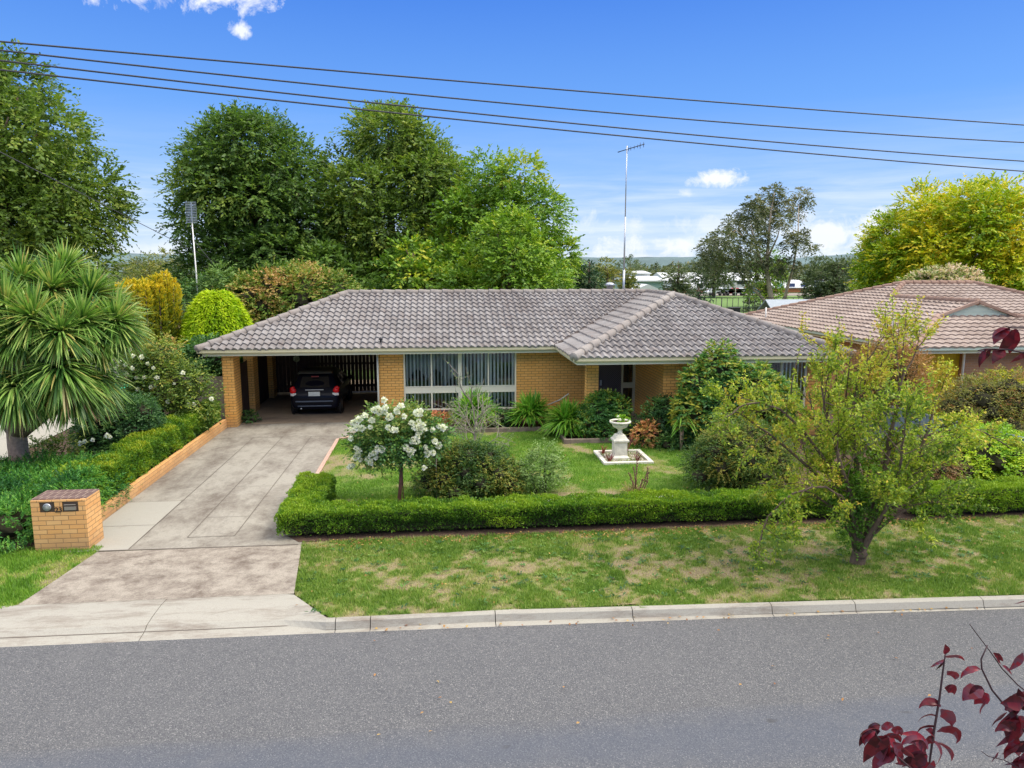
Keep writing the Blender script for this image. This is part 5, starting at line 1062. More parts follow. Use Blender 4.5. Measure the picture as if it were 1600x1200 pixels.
blossoms(RBu, [at(u, v, 21.0 + .3 * rg.random()) for u, v in [(203, 547), (188, 565), (197, 570), (231, 568), (222, 558), (207, 575), (198, 585), (213, 590), (240, 598), (243, 602), (236, 605), (192, 600), (225, 590), (245, 590), (180, 575), (286, 583), (295, 633), (303, 632), (283, 658), (268, 654), (330, 623), (248, 618), (262, 628), (215, 608), (185, 587), (272, 600), (178, 560), (208, 556), (240, 575)]], rg, .95)
MINI = shrub('rose_bush', 'small low rose bush with three white flowers beside the clipped ball', -9.3, 17.9, [(0, 0, .5, .4, .3, .4), (.4, 0, .7, .3, .3, .3), (-.3, 0, .6, .3, .3, .3)], 420, 6, .07, .22, 'rosebush', 303, core=0, cat='rose bush')
blossoms(MINI, [at(u, v, 17.6) for u, v in [(126, 693), (133, 690), (145, 688), (130, 665), (168, 681), (172, 683)]], rg, .9)
rg = np.random.default_rng(304)
shrub('clipped_ball', 'round clipped dark green bush beside the left driveway hedge', -8.25, 19.3, [(0, 0, .88, .92, .9, .86)] + [(.72 * math.cos(a), .7 * math.sin(a), .5 + .5 * (i % 3) * .8, .33, .33, .3) for i, a in enumerate(np.linspace(0, 6.0, 12))], 4200, 6, .062, .15, 'dark_shrub', 304, core=.8, inner=.8, tvar=.25)
# hedges: leafy boxes around a solid dark core added to block light
def hedge(name, label, segs, dens, leaf, pal, seed, upright=.7, tb=.45, group=None):
    """segs: (x0,x1,y0,y1,z0,h)"""
    rg = np.random.default_rng(seed); s0 = segs[0]; org = Vector(((s0[0] + s0[1]) / 2, (s0[2] + s0[3]) / 2, 0)); t = thing(name, label, 'hedge', org, 0, group); Ps = []; Ns = []; Ts = []
    core = MB(org)
    for x0, x1, y0, y1, z0, h in segs:
        lx, ly = x1 - x0, y1 - y0; A = [lx * ly * 1.25, lx * (h - z0), lx * (h - z0), ly * (h - z0), ly * (h - z0)]
        for f, a in enumerate(A):
            n = int(a * dens); p = rg.random((n, 3)); dp = .10 * rg.random(n) ** 1.3
            if f == 0: q = np.stack([x0 + lx * p[:, 0], y0 + ly * p[:, 1], h - dp], 1); nn = np.tile([0, 0, 1.], (n, 1))
            elif f in (1, 2): q = np.stack([x0 + lx * p[:, 0], (y0 + dp) if f == 1 else (y1 - dp), z0 + (h - z0) * p[:, 2]], 1); nn = np.tile([0, -1. if f == 1 else 1., 0.15], (n, 1))
            else: q = np.stack([(x0 + dp) if f == 3 else (x1 - dp), y0 + ly * p[:, 1], z0 + (h - z0) * p[:, 2]], 1); nn = np.tile([-1. if f == 3 else 1., 0, .15], (n, 1))
            bmp = (fbm(q[:, 0] + q[:, 1] * .7, q[:, 2] * 2 + q[:, 1], 3.0) - .5); q = q + nn * (bmp * .24 + (fbm(q[:, 0], q[:, 1] + q[:, 2], 9.0) - .5) * .07)[:, None]
            e = np.minimum(1, (h - q[:, 2]) / .12); 
            if f in (1, 2): q[:, 1] += (1 - np.clip(e, 0, 1)) * (.05 if f == 1 else -.05)
            lowr = np.clip((z0 + .14 - q[:, 2]) / .14, 0, 1); keep = rg.random(n) > lowr * .65
            Ps.append(q[keep]); Ns.append(nn[keep]); Ts.append((tb + bmp * 1.0 + (.22 if f == 0 else -.04) + (fbm(q[:, 0], q[:, 1], .9) - .5) * .7 + rg.normal(size=n) * .15)[keep])  # tops tinted paler: fresh tips, plus top light put into the colour
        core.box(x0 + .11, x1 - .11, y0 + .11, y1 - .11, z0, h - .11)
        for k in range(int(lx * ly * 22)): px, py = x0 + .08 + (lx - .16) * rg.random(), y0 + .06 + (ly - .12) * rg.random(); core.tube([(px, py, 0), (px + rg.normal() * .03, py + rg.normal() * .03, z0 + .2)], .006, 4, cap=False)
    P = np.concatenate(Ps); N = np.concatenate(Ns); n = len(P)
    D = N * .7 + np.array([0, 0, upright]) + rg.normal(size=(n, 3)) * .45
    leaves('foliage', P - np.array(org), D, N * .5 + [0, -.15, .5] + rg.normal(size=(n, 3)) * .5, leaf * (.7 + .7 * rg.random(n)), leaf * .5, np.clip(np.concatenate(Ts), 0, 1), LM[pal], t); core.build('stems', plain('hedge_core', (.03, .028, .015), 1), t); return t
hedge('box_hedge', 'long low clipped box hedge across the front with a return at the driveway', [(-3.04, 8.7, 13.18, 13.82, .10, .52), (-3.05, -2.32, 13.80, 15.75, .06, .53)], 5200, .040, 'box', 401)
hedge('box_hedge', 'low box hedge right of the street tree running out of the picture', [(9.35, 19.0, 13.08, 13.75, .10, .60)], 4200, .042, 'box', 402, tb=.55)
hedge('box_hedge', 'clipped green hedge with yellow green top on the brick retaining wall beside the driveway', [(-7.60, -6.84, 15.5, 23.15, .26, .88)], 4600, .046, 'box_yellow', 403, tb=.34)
shrub('yellow_hedge_shrub', 'loose yellow green shrubs between the juniper and the clipped driveway hedge', -7.25, 16.0, [(0, -.8, .52, .34, .45, .34), (-.3, -.5, .5, .35, .4, .36)], 700, 8, .055, .2, 'box_yellow', 404, core=.6, droop=.1)
rg = np.random.default_rng(405)
jb = [(x, y, (.22 + .20 * rg.random() + (y + .5) * .05), .50, .48, .34) for x in np.arange(-2.0, 1.6, .5) for y in np.arange(-1.2, 1.7, .55)]
jb = [b for b in jb if not (b[0] > .55 and b[1] < -.3) and b[0] < 1.2]
jb = [(b[0] + rg.normal() * .08, b[1] + rg.normal() * .08, *b[2:]) for b in jb]
shrub('juniper', 'spreading bright green juniper behind and left of the brick letterbox', -8.35, 14.75, jb, 11000, 14, .062, .24, 'juniper', 405, core=.62, aspect=.28, spread=.55, tvar=.3, droop=.12, inner=.7, cat='shrub')
shrub('juniper', 'bright green juniper squeezed between the letterbox back and retaining wall', -7.05, 14.25, [(0, 0, .50, .30, .35, .34), (-.25, .3, .60, .35, .4, .35), (-.1, .7, .60, .28, .35, .32)], 900, 12, .060, .20, 'juniper', 406, core=.6, aspect=.28, spread=.55, tvar=.3, inner=.7)
# beds behind the front hedge
rg = np.random.default_rng(410)
shrub('azalea_bush', 'dense rounded bush with rusty tips behind the hedge, right of the standard rose', .62, 15.75, dome(rg, 1.22, .85, 1.12, 30, .24), 6200, 7, .045, .13, 'azalea', 410, core=.7, tvar=.34, inner=.7)
shrub('variegated_shrub', 'small pale variegated shrub right of the rounded rusty bush', 2.2, 15.6, [(0, 0, .5, .38, .35, .42), (.1, 0, .85, .25, .25, .28), (-.25, .05, .4, .25, .25, .3), (.32, 0, .5, .22, .22, .28)], 650, 7, .055, .2, 'pale_shrub', 411, core=0, inner=.25, spread=1.1)
shrub('dark_bush', 'dark olive bush behind the hedge under the left branches of the street tree', 6.75, 15.45, dome(rg, 1.35, .9, 1.55, 28, .30), 5600, 8, .042, .17, 'azalea', 412, core=.66, tvar=.3, upn=.4)
shrub('brown_bush', 'brownish wispy bush behind the right hedge', 10.75, 15.1, dome(rg, 1.05, .7, 1.12, 18, .28), 1900, 8, .045, .24, 'brown_shrub', 413, core=.5, tvar=.35)
shrub('bright_bush', 'bright lime green spreading bush in front of the blue grey fence', 13.0, 16.0, dome(rg, 1.9, 1.1, 1.10, 28, .35), 2600, 7, .075, .22, 'bright', 414, core=.65, tvar=.32, upn=1)
shrub('weeping_maple', 'weeping dome of olive and red foliage in front of the neighbouring brick wall', 14.8, 17.6, dome(rg, 1.9, 1.3, 2.25, 34, .42, .5), 2600, 10, .07, .5, 'wmaple', 415, core=.5, droop=.75, tvar=.32, aspect=.35, cat='tree')
shrub('rust_conifer', 'rusty orange fine-leaved conifer beside the mustard screen', 12.7, 19.3, [(0, 0, 1.6, .9, .8, 1.15), (-.5, 0, 2.2, .55, .5, .55), (.45, 0, 2.1, .55, .5, .6), (0, .1, 2.55, .45, .4, .38), (.8, 0, 1.3, .5, .5, .8), (-.8, 0, 1.3, .5, .5, .8)], 2600, 9, .075, .3, 'rust', 416, core=.6, aspect=.22, tvar=.3, cat='tree', droop=.1)
shrub('yellow_bush', 'small yellow flowering bush against the neighbouring brick wall', 17.4, 20.7, dome(rg, .9, .5, 1.75, 8, .3, .6), 420, 6, .10, .2, 'golden', 417, core=.5)
# shrubs along the house
shrub('rhododendron', 'tall glossy green rhododendron reaching the gutter right of the porch', 7.45, 19.2, [(0, 0, 1.25, .85, .6, .95), (.15, 0, 2.2, .55, .45, .55), (-.35, 0, 1.8, .5, .45, .55), (.55, 0, 1.75, .5, .45, .55), (.2, 0, 2.6, .36, .32, .36), (-.55, -.1, 1.1, .5, .45, .6), (.6, -.1, .9, .55, .5, .6)], 1500, 8, .13, .15, 'rhodo', 420, core=.62, aspect=.32, spread=1.3, out=.7, inner=.7, tvar=.33)
shrub('rhododendron', 'lower rhododendron behind the street tree at the right window', 8.9, 19.15, [(0, 0, 1.2, .7, .5, .9), (-.2, 0, 1.9, .45, .4, .45), (.45, 0, 1.3, .5, .45, .6)], 900, 8, .13, .15, 'rhodo', 421, core=.62, aspect=.32, spread=1.3, out=.7, inner=.7, tvar=.33)
shrub('porch_bush', 'dense green bush hiding the foot of the porch pillar', 4.82, 20.6, dome(rg, .78, .42, 1.42, 16, .26), 1700, 7, .085, .16, 'rhodo', 422, core=.6, aspect=.4, tvar=.25)
shrub('laurel_bush', 'dark green bush between the sidelight and the tall rhododendron', 6.35, 20.0, dome(rg, .62, .45, 1.35, 12, .25), 800, 7, .10, .16, 'dark_shrub', 423, core=.6, aspect=.35, tvar=.25)
shrub('low_bush', 'low dark glossy bush along the lawn edge right of the red shrub', 6.9, 19.35, dome(rg, .95, .42, .62, 14, .2), 1300, 7, .085, .14, 'dark_shrub', 424, core=.6, aspect=.35, tvar=.3)
shrub('red_shrub', 'small red and orange leaved shrub right of the white urn', 5.75, 19.55, dome(rg, .38, .3, .68, 9, .15), 420, 7, .075, .12, 'nandina', 425, core=.5, aspect=.55, tvar=.4)
shrub('groundcover_clump', 'low dark green clump between the first two strappy plants under the window', 1.95, 22.5, dome(rg, .5, .35, .55, 8, .18), 420, 6, .06, .12, 'dark_shrub', 426, core=.6)
shrub('orange_shrub', 'small orange yellow shrub under the left end of the big window', -.05, 22.7, dome(rg, .4, .3, .5, 7, .16), 300, 6, .06, .12, 'nandina', 427, core=.5)
def strappy(name, label, x, y, r, h, n, L, W, seed, pal='strap', cat='plant', **kw):
    t = thing(name, label, cat, (x, y, 0)); rg = np.random.default_rng(seed); c = [(r * math.cos(a) * q, r * math.sin(a) * q, h * (.7 + .5 * rg.random())) for a, q in zip(np.arange(9) * 2.4, np.linspace(.1, 1, 9))]
    strap_leaves(rg, c, n, L, W, name='leaves', mat=LM[pal], parent=t, **kw)
    mb = MB(); [mb.tube([(0, 0, 0), p], [.03, .02], 6) for p in c]; mb.build('stems', M['bark_cord'], t); return t
strappy('strappy_plant', 'strappy green plant behind the bare twiggy shrub, leftmost under the window', 1.03, 22.35, .30, .55, 1000, .80, .044, 430, el0=0, el1=88, droop=.36)
strappy('strappy_plant', 'strappy green plant under the right end of the big window', 2.80, 22.35, .26, .50, 900, .76, .044, 431, el0=0, el1=88, droop=.36)
strappy('strappy_plant', 'largest strappy green plant, in front of the brick wall left of the porch pillar', 3.78, 21.1, .28, .46, 1000, .84, .047, 432, el0=0, el1=88, droop=.42)
strappy('flax_plant', 'drooping pale sword leaves beside the tall rhododendron', 6.55, 18.95, .08, .95, 26, .62, .045, 433, el0=0, el1=80, droop=.9)
for k, (x, y, r, h, n, lb, tb) in enumerate(((4.32, 17.96, .05, .30, 22, 'dark red grass tuft at the front left corner inside the stone kerb', .6), (5.08, 18.0, .07, .28, 34, 'dark purple grass tuft at the right side inside the stone kerb', .3), (4.33, 18.80, .06, .28, 26, 'brownish grass tuft behind the urn pedestal on its left', .9), (5.0, 18.85, .04, .5, 12, 'thin reddish stalks behind the pedestal on its right', .7))):
    strappy('red_grass', lb, x, y, r, .03, n, h, .014, 440 + k, 'redgrass', el0=45, el1=88, droop=.1, tb=tb)
rg = np.random.default_rng(450)
UP = thing('urn_plant', 'green leafy seedlings with a small white flower growing in the urn bowl', 'plant', (4.68, 18.35, 1.0))
P, D, N, L, W, T = sprays(rg, [(-.08, 0, .06, .12, .1, .07), (.1, 0, .06, .12, .1, .07)], 60, .08, 6, .05, aspect=.7, inner=.2); leaves('foliage', P, D, N, L, W, T, LM['bright'], UP)
blossoms(UP, [Vector((4.6, 18.27, 1.16)), Vector((4.62, 18.2, 1.09))], rg, .6)
DP = thing('dried_plant', 'dried brown flower stalks and grass behind the hedge in front of the urn', 'plant', (4.28, 15.3, 0))
strap_leaves(rg, [(0, 0, .02), (.1, .05, .02), (-.15, 0, .02)], 190, .42, .012, el0=15, el1=85, droop=.6, mat=LM['dry'], parent=DP, tb=.5, tvar=.25)
mb = MB()
for x, h, s in ((.02, .95, 0), (.0, .62, -.04), (.22, .60, .06), (.26, .5, .02), (-.05, .5, -.1), (.12, .35, .05)):
    p = [Vector((x * .6, 0, 0)), Vector((x, .02, h * .5)), Vector((x + s, 0, h))]; mb.tube(p, [.012, .010, .006], 5)
    for q in np.linspace(.45, 1, 9):
        c_ = p[1].lerp(p[2], (q - .45) / .55); mb.lathe([(0, -.025), (.022, 0), (0, .025)], c_ + Vector((rg.normal() * .012, rg.normal() * .012, 0)), 6)
mb.build('stalks', plain('dry_stalk', (.20, .105, .075), .9, var=.4), DP)
# bare twiggy shrub on the lawn
def twigs(mb, rg, p, d, L, r, depth, up=.12, spread=.55, tips=None, kids=(3, 5), seg=4, t0=.25):
    pts = [p.copy()]; dd = d.copy()
    for i in range(seg):
        dd = (dd + Vector(rg.normal(size=3)) * .10 + Vector((0, 0, up))).normalized(); pts.append(pts[-1] + dd * L / seg)
    mb.tube(pts, [r * (1 - .6 * i / seg) for i in range(seg + 1)], 6 if r > .015 else 4, cap=False)
    if tips is not None and depth <= 1: tips.append((pts, depth))
    if depth == 0: return
    for k in range(int(rg.integers(kids[0], kids[1] + 1))):
        q = t0 + (1 - t0) * rg.random(); i = min(int(q * seg), seg - 1); s = pts[i].lerp(pts[i + 1], q * seg - i); e = (pts[i + 1] - pts[i]).normalized()
        nd = (e + Vector(rg.normal(size=3)).normalized() * spread * 1.3).normalized(); twigs(mb, rg, s, nd, L * (.45 + .25 * rg.random()), r * .5, depth - 1, up, spread, tips, kids, seg, t0)
rg = np.random.default_rng(460); BS = thing('bare_shrub', 'nearly leafless grey twiggy shrub standing alone on the lawn', 'shrub', (.86, 19.1, 0)); mb = MB(); tp_ = []
twigs(mb, rg, Vector((0, 0, 0)), Vector((.05, 0, 1)), 1.75, .035, 2, .05, .7, tp_, (7, 9), 6, .1)
for a in range(6): twigs(mb, rg, Vector((0, 0, .05)), Vector((math.cos(a), math.sin(a) * .7, .75)).normalized(), 1.0, .018, 2, .02, .7, tp_, (4, 6), 5)
mb.build('branches', plain('lichen_bark', (.30, .26, .22), .95, var=.35, scale=20), BS)
P = []; 
for pts, dep in tp_:
    for k in range(5): i = int(rg.integers(len(pts) - 1)); P.append(pts[i].lerp(pts[i + 1], rg.random()))
P = np.array([list(p) for p in P]); leaves('foliage', P, rnd_unit(rg, len(P)) + [0, 0, .3], rnd_unit(rg, len(P)) + [0, 0, .5], .05, .028, rg.random(len(P)), LM['pale_shrub'], BS)
# ------------------------------------------------------------------ street tree on the verge
rg = np.random.default_rng(501); ST = thing('street_tree', 'multi-stemmed autumn tree with yellow green leaves growing on the verge', 'tree', (6.92, 11.0, 0)); mb = MB(); tips = []
mb.tube([(-.02, 0, -.02), (.0, 0, .08), (.02, 0, .20), (.03, .0, .36)], [.15, .12, .12, .10], 14); mb.lathe([(0, -.09), (.09, -.05), (.125, .02), (.08, .09), (0, .11)], (.02, -.03, .24), 10)
def limb(pts, r0, kids, L, up=.10, depth=2, spread=.8, t0=.25):
    r0 = r0 * .58; P = [Vector((p[0], p[1], p[2] if p[2] < .7 else .7 + (p[2] - .7) * .84)) for p in pts]; sm_ = []
    for i in range(len(P) - 1):
        for q in range(4):
            t = q / 4; a = P[max(i - 1, 0)]; b = P[i]; c = P[i + 1]; d = P[min(i + 2, len(P) - 1)]
            sm_.append(b * (1 - t) + c * t + ((c - a) * (t * (1 - t) ** 2) - (d - b) * (t * t * (1 - t))) * .5)
    sm_.append(P[-1]); n = len(sm_)
    mb.tube([p + Vector(rg.normal(size=3)) * .008 for p in sm_], [r0 * (1 - .85 * i / n) + .006 for i in range(n)], 8, cap=False)
    tips.append((sm_[int(n * .45):], 1))
    for k in range(kids):
        q = t0 + (1 - t0) * (k + rg.random()) / kids; i = min(int(q * (n - 1)), n - 2); e = (sm_[i + 1] - sm_[i]).normalized()
        nd = (e * .7 + Vector(rg.normal(size=3)).normalized() * spread).normalized(); twigs(mb, rg, sm_[i], nd, L * .88 * (.6 + .6 * rg.random()), r0 * .22 + .003, depth, up, .6, tips, (3, 5), 5, .2)
limb([(.03, 0, .30), (.0, .1, 1.3), (-.12, .1, 2.2), (-.2, .1, 3.2), (-.15, .1, 4.1)], .085, 14, .85)
limb([(.06, 0, .28), (.30, 0, 1.1), (.42, .1, 1.9), (.50, .1, 2.9), (.62, .1, 3.9)], .095, 13, .85)
limb([(-.02, 0, .28), (-.20, -.1, 1.2), (-.5, -.2, 2.0), (-.80, -.2, 2.9), (-.95, -.2, 3.6)], .075, 13, .85)
limb([(-.03, 0, .28), (-.28, .1, 1.2), (-.85, .2, 1.9), (-1.55, .3, 2.6), (-2.2, .3, 3.1)], .060, 11, .75, .06)
limb([(-.04, 0, .28), (-.30, -.2, 1.15), (-.85, -.4, 1.7), (-1.45, -.5, 1.65), (-1.85, -.5, 1.2), (-1.95, -.5, .75)], .032, 9, .5, -.02)
limb([(.07, 0, .28), (.38, -.1, 1.1), (.68, -.2, 1.9), (.9, -.2, 2.7), (1.0, -.2, 3.4)], .060, 11, .75)
limb([(.07, 0, .32), (.42, .2, 1.5), (1.0, .3, 2.3), (1.8, .3, 2.6), (2.4, .4, 2.45), (2.9, .4, 2.1)], .042, 9, .5, .02)
limb([(.07, 0, .35), (.45, -.15, .95), (.95, -.2, 1.25), (1.5, -.2, 1.2)], .03, 9, .55, .0); limb([(-.05, 0, .4), (-.45, .1, 1.1), (-1.0, .2, 1.45), (-1.7, .2, 1.6)], .032, 10, .6, .02)
limb([(.05, .1, .35), (.4, .5, 1.0), (.9, .7, 1.5), (1.5, .8, 1.8)], .035, 9, .6, .03)
limb([(.0, .1, .3), (0, .5, 1.4), (-.3, .9, 2.3), (-.4, 1.2, 3.2)], .055, 10, .8); limb([(.0, -.05, .3), (.08, -.5, 1.3), (.0, -.9, 2.2), (-.2, -1.2, 3.0)], .055, 10, .8)
limb([(-.02, 0, .35), (-.5, .0, 1.7), (-1.2, -.1, 2.8), (-1.9, -.1, 3.3), (-2.5, -.1, 3.0)], .045, 10, .6, .04)
for x, z0_, z1_ in ((.38, 3.0, 4.55), (.55, 3.2, 4.4), (-.35, 2.9, 3.95), (-.55, 3.0, 4.2), (-1.3, 2.7, 3.75), (-.05, 3.0, 3.9)):
    pts = [Vector((x, .1, z0_)), Vector((x + .02, .1, (z0_ + z1_) / 2)), Vector((x + rg.normal() * .05, .1, z1_))]; mb.tube(pts, [.014, .009, .005], 5); tips.append((pts, 1))
mb.build('trunk', M['bark'], ST)
Pn = []; Dn = []
for pts, dep in tips:
    for i in range(len(pts) - 1):
        a, b = np.array(pts[i]), np.array(pts[i + 1]); l_ = np.linalg.norm(b - a); k = max(1, int(l_ * (66 if dep == 0 else 50) + rg.random())); q = rg.random((k, 1)); Pn.append(a + (b - a) * q + rg.normal(size=(k, 3)) * .018); e = (b - a) / max(l_, 1e-6); Dn.append(e * .5 + rnd_unit(rg, k) * .9)
P = np.concatenate(Pn); D = np.concatenate(Dn); n = len(P); print('street leaves', n)
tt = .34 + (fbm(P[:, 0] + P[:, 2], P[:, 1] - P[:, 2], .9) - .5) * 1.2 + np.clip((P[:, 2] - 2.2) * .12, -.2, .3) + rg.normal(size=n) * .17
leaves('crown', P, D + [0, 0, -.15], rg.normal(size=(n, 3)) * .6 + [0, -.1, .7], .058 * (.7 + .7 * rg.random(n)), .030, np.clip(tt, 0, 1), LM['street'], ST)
# leafy suckers clothing the fork
P, D, N, L, W, T = sprays(rg, [(-.20, -.05, .80, .12, .15, .45), (-.30, -.1, 1.25, .18, .2, .5), (.1, -.1, 1.15, .13, .15, .5), (-.16, 0, .45, .09, .12, .25), (.38, 0, 1.1, .12, .14, .4), (-.05, -.1, 1.6, .25, .2, .4)], 650, .13, 6, .050, aspect=.6, inner=.3)
leaves('suckers', P, D, N, L, W, T, LM['box'], ST)
# ------------------------------------------------------------------ cordyline
rg = np.random.default_rng(510); CO = thing('cordyline', 'multi-headed palm-like cordyline with a pinkish trunk at the left edge', 'tree', (-9.35, 16.8, 0)); mb = MB()
heads = [(u, v, y, k) for u, v, y, k in ((52, 500, 16.2, 1.0), (95, 520, 16.0, .8), (155, 535, 16.9, .8), (20, 530, 16.1, .85), (128, 505, 16.6, .95), (180, 505, 17.1, .95), (8, 480, 16.5, 1.0), (82, 455, 17.3, 1.0), (140, 462, 17.5, .95), (35, 440, 17.5, 1.0), (100, 425, 18.0, .9), (-30, 450, 17, 1.0), (175, 480, 18.0, .85), (-25, 510, 16.3, 1.0))]
low = [(50, 592, 16.2, .95), (110, 598, 16.4, .95), (140, 585, 17.0, .95), (5, 590, 16.3, .95), (70, 585, 17.4, .9), (-35, 590, 16.8, .95), (25, 605, 15.9, .85), (95, 575, 16.0, .9)]
H1 = [at(u, v, y) for u, v, y, k in heads]; H2 = [at(u, v, y) for u, v, y, k in low]
mb.tube([(0, 0, -.02), (.02, 0, .5), (0, 0, 1.1), (.02, 0, 1.9)], [.24, .205, .20, .19], 14)
for p in H1 + H2: q = p - CO.location; s = Vector((0, 0, 1.3 if p in H2 else 1.8)); mb.tube([s, s.lerp(q, .6) + Vector((0, 0, -.08)), q], [.15, .10, .055], 8)
mb.build('trunk', M['bark_cord'], CO)
c1 = np.array([list(p - CO.location) for p in H1]); c2 = np.array([list(p - CO.location) for p in H2])
for i, (u, v, y, k) in enumerate(heads): strap_leaves(rg, [c1[i]], 640, .88 * k, .043, -62, 88, .24, 6, 'leaf_head', LM['cord'], CO, tb=.48, tvar=.22)
for i, (u, v, y, k) in enumerate(low): strap_leaves(rg, [c2[i]], 540, .92 * k, .043, -76, 36, .40, 6, 'leaf_head', LM['cord'], CO, tb=.40, tvar=.22)
strap_leaves(rg, c2, 260, .80, .05, -85, -35, .5, 6, 'dead_skirt', LM['dry'], CO, tb=.45, tvar=.2)
strappy('cordyline_clump', 'spiky green clump growing left of the cordyline trunk', -10.0, 16.3, .12, .35, 190, .85, .035, 511, 'strap', el0=0, el1=88, droop=.3)
strappy('cordyline_clump', 'spiky green clump growing right of the cordyline trunk', -8.72, 16.4, .12, .30, 200, .88, .035, 512, 'strap', el0=0, el1=88, droop=.35)
# ------------------------------------------------------------------ background trees
HB = shrub('hydrangea_tree', 'cream and pink flowering dome above the brown neighbouring roof', 28.2, 38.5, dome(rg, 3.0, 1.8, 4.95, 30, .6, 2.6), 2600, 6, .19, .35, 'hyd', 520, core=.6, tvar=.45, cat='tree')
def gum():
    rg = np.random.default_rng(521); Y = 83
    px = [(1112, 385, 19), (1104, 408, 14), (1128, 372, 16), (1148, 352, 20), (1172, 333, 20), (1192, 345, 17), (1208, 302, 16), (1200, 325, 15), (1222, 322, 12), (1250, 305, 12), (1262, 318, 9), (1240, 335, 10), (1252, 372, 12), (1268, 388, 8), (1236, 378, 14), (1165, 385, 17), (1188, 372, 15), (1140, 400, 17), (1160, 418, 16), (1188, 405, 14), (1210, 418, 14), (1232, 415, 14), (1120, 425, 12), (1178, 440, 10), (1174, 478, 9), (1178, 495, 8), (1222, 345, 12), (1182, 312, 10)]
    bl = []
    for u, v, r in px: p = at(u, v, Y + rg.normal() * 2.2); q = r * .82 / FPX * Y; bl.append((p.x, p.y, p.z, q, q, q * .8))
    x0 = at(1207, 470, Y).x; t = thing('gum_tree', 'open-crowned gum tree with pale branches beside the sports oval', 'tree', (x0, Y, 0)); B = [(b[0] - x0, b[1] - Y, *b[2:]) for b in bl]
    P, D, N, L, W, T = sprays(rg, B, 2100, .9, 9, .34, aspect=.42, droop=.6, inner=.3, tvar=.3, spread=1.0, zmin=-.8); leaves('crown', P, D, N, L, W, T, LM['gum'], t)
    mb = MB(); f = lambda u, v: at(u, v, Y) - Vector((x0, Y, 0))
    for pts, r in (([(1207, 492), (1204, 460), (1198, 425), (1200, 380), (1205, 330), (1210, 300)], .55), ([(1203, 440), (1190, 410), (1180, 380), (1172, 345)], .28), ([(1205, 484), (1188, 462), (1168, 445), (1155, 425), (1140, 395)], .32), ([(1222, 486), (1230, 450), (1240, 415), (1247, 370), (1248, 320)], .34), ([(1201, 400), (1215, 370), (1222, 340)], .2), ([(1198, 420), (1170, 400), (1145, 370)], .2), ([(1180, 385), (1150, 360), (1125, 375)], .12)):
        mb.tube([f(u, v) for u, v in pts], [r * .72 * (1 - .9 * i / (len(pts) - 1)) for i in range(len(pts))], 8)
    mb.tube([f(1207, 492), Vector((0, 0, -.05))], [.40, .5], 8); mb.tube([f(1222, 486), Vector((1.2, 0, -.05))], [.25, .3], 8)
    mb.build('trunk', M['bark_pale'], t)
gum()
G2 = 'smaller trees beyond the houses'
tree('dark_conifer', 'small dark blue green conifer behind the ridge left of the thin mast', 9.3, 45, [(1, 1.1), (2.6, 1.15), (4, .8), (5.1, .4), (5.8, .08)], 22, .42, 1000, 7, .17, .35, 'conifer', 530, tr=.12, group=G2)
tree('small_tree', 'yellow green tree directly left of the thin antenna mast', 13.9, 60, [(.5, 1.0), (2.5, 1.2), (4, 1.0), (5.4, .5)], 16, .45, 700, 7, .18, .35, 'far_yellow', 531, tr=.15, group=G2)
tree('small_tree', 'brownish yellow tree directly right of the thin antenna mast', 16.2, 62, [(.5, .6), (2.5, .8), (3.8, .7), (4.8, .3)], 12, .4, 450, 7, .18, .3, 'far_yellow', 532, tr=.15, group=G2)
tree('small_tree', 'green and yellow tree with a wispy top left of the gum tree', 24.9, 75, [(.5, 1.3), (2.5, 1.6), (4.2, 1.3), (5.3, .7), (6.2, .3)], 20, .55, 900, 7, .2, .45, 'far', 533, tr=.2, group=G2, tvar=.35)
tree('small_tree', 'low dark round bush at the foot of the wispy green tree', 28.3, 78, [(.2, 1.2), (1.6, 1.4), (2.8, .7)], 10, .6, 420, 6, .22, .4, 'conifer', 534, tr=.1, group=G2)
tree('small_tree', 'rounded mid green tree left of the golden tree above the brown roof', 44.8, 80, [(.5, 2.6), (2.5, 3.2), (4.3, 2.6), (5.6, 1.2)], 30, .9, 1700, 7, .28, .6, 'far', 535, tr=.25, group=G2)
tree('small_tree', 'bright yellow green tree seen through the gum tree', 42.5, 92, [(1, 2.2), (3.5, 2.7), (5.5, 2.0), (7, .7)], 18, .9, 900, 7, .28, .6, 'maple', 536, tr=.2, group=G2)
tree('small_tree', 'green tree above the parked cars behind the gum tree', 48.5, 126, [(2, 3.2), (5, 3.6), (7, 2), (8, .8)], 18, 1.1, 800, 7, .36, .7, 'far', 537, tr=.3, group=G2)
fx = [(232, 404, 130), (258, 400, 150), (285, 408, 110), (222, 412, 170), (305, 415, 90), (900, 410, 190), (985, 408, 200), (1345, 399, 190), (1360, 402, 180), (1300, 415, 210), (1280, 410, 220), (1090, 416, 230), (1010, 414, 240), (905, 425, 110), (880, 418, 100)]
fl = ['far pale tree just right of the big left tree', 'far rounded tree in the sky gap left of the white mast', 'far green tree behind the golden yew', 'farthest grey green tree beside the thin pale pole', 'far green tree below the white mast reflector', 'far tree left of the small dark conifer', 'far hazy tree behind the two yellow trees', 'far gum tree left of the golden tree', 'far thin gum tree touching the golden tree', 'far low tree behind the round green tree', 'far low tree right of the gum tree', 'far low tree above the factory roof', 'far low tree above the white factory block', 'low tree between the maple and dark conifer', 'low tree at the right foot of the bright maple']
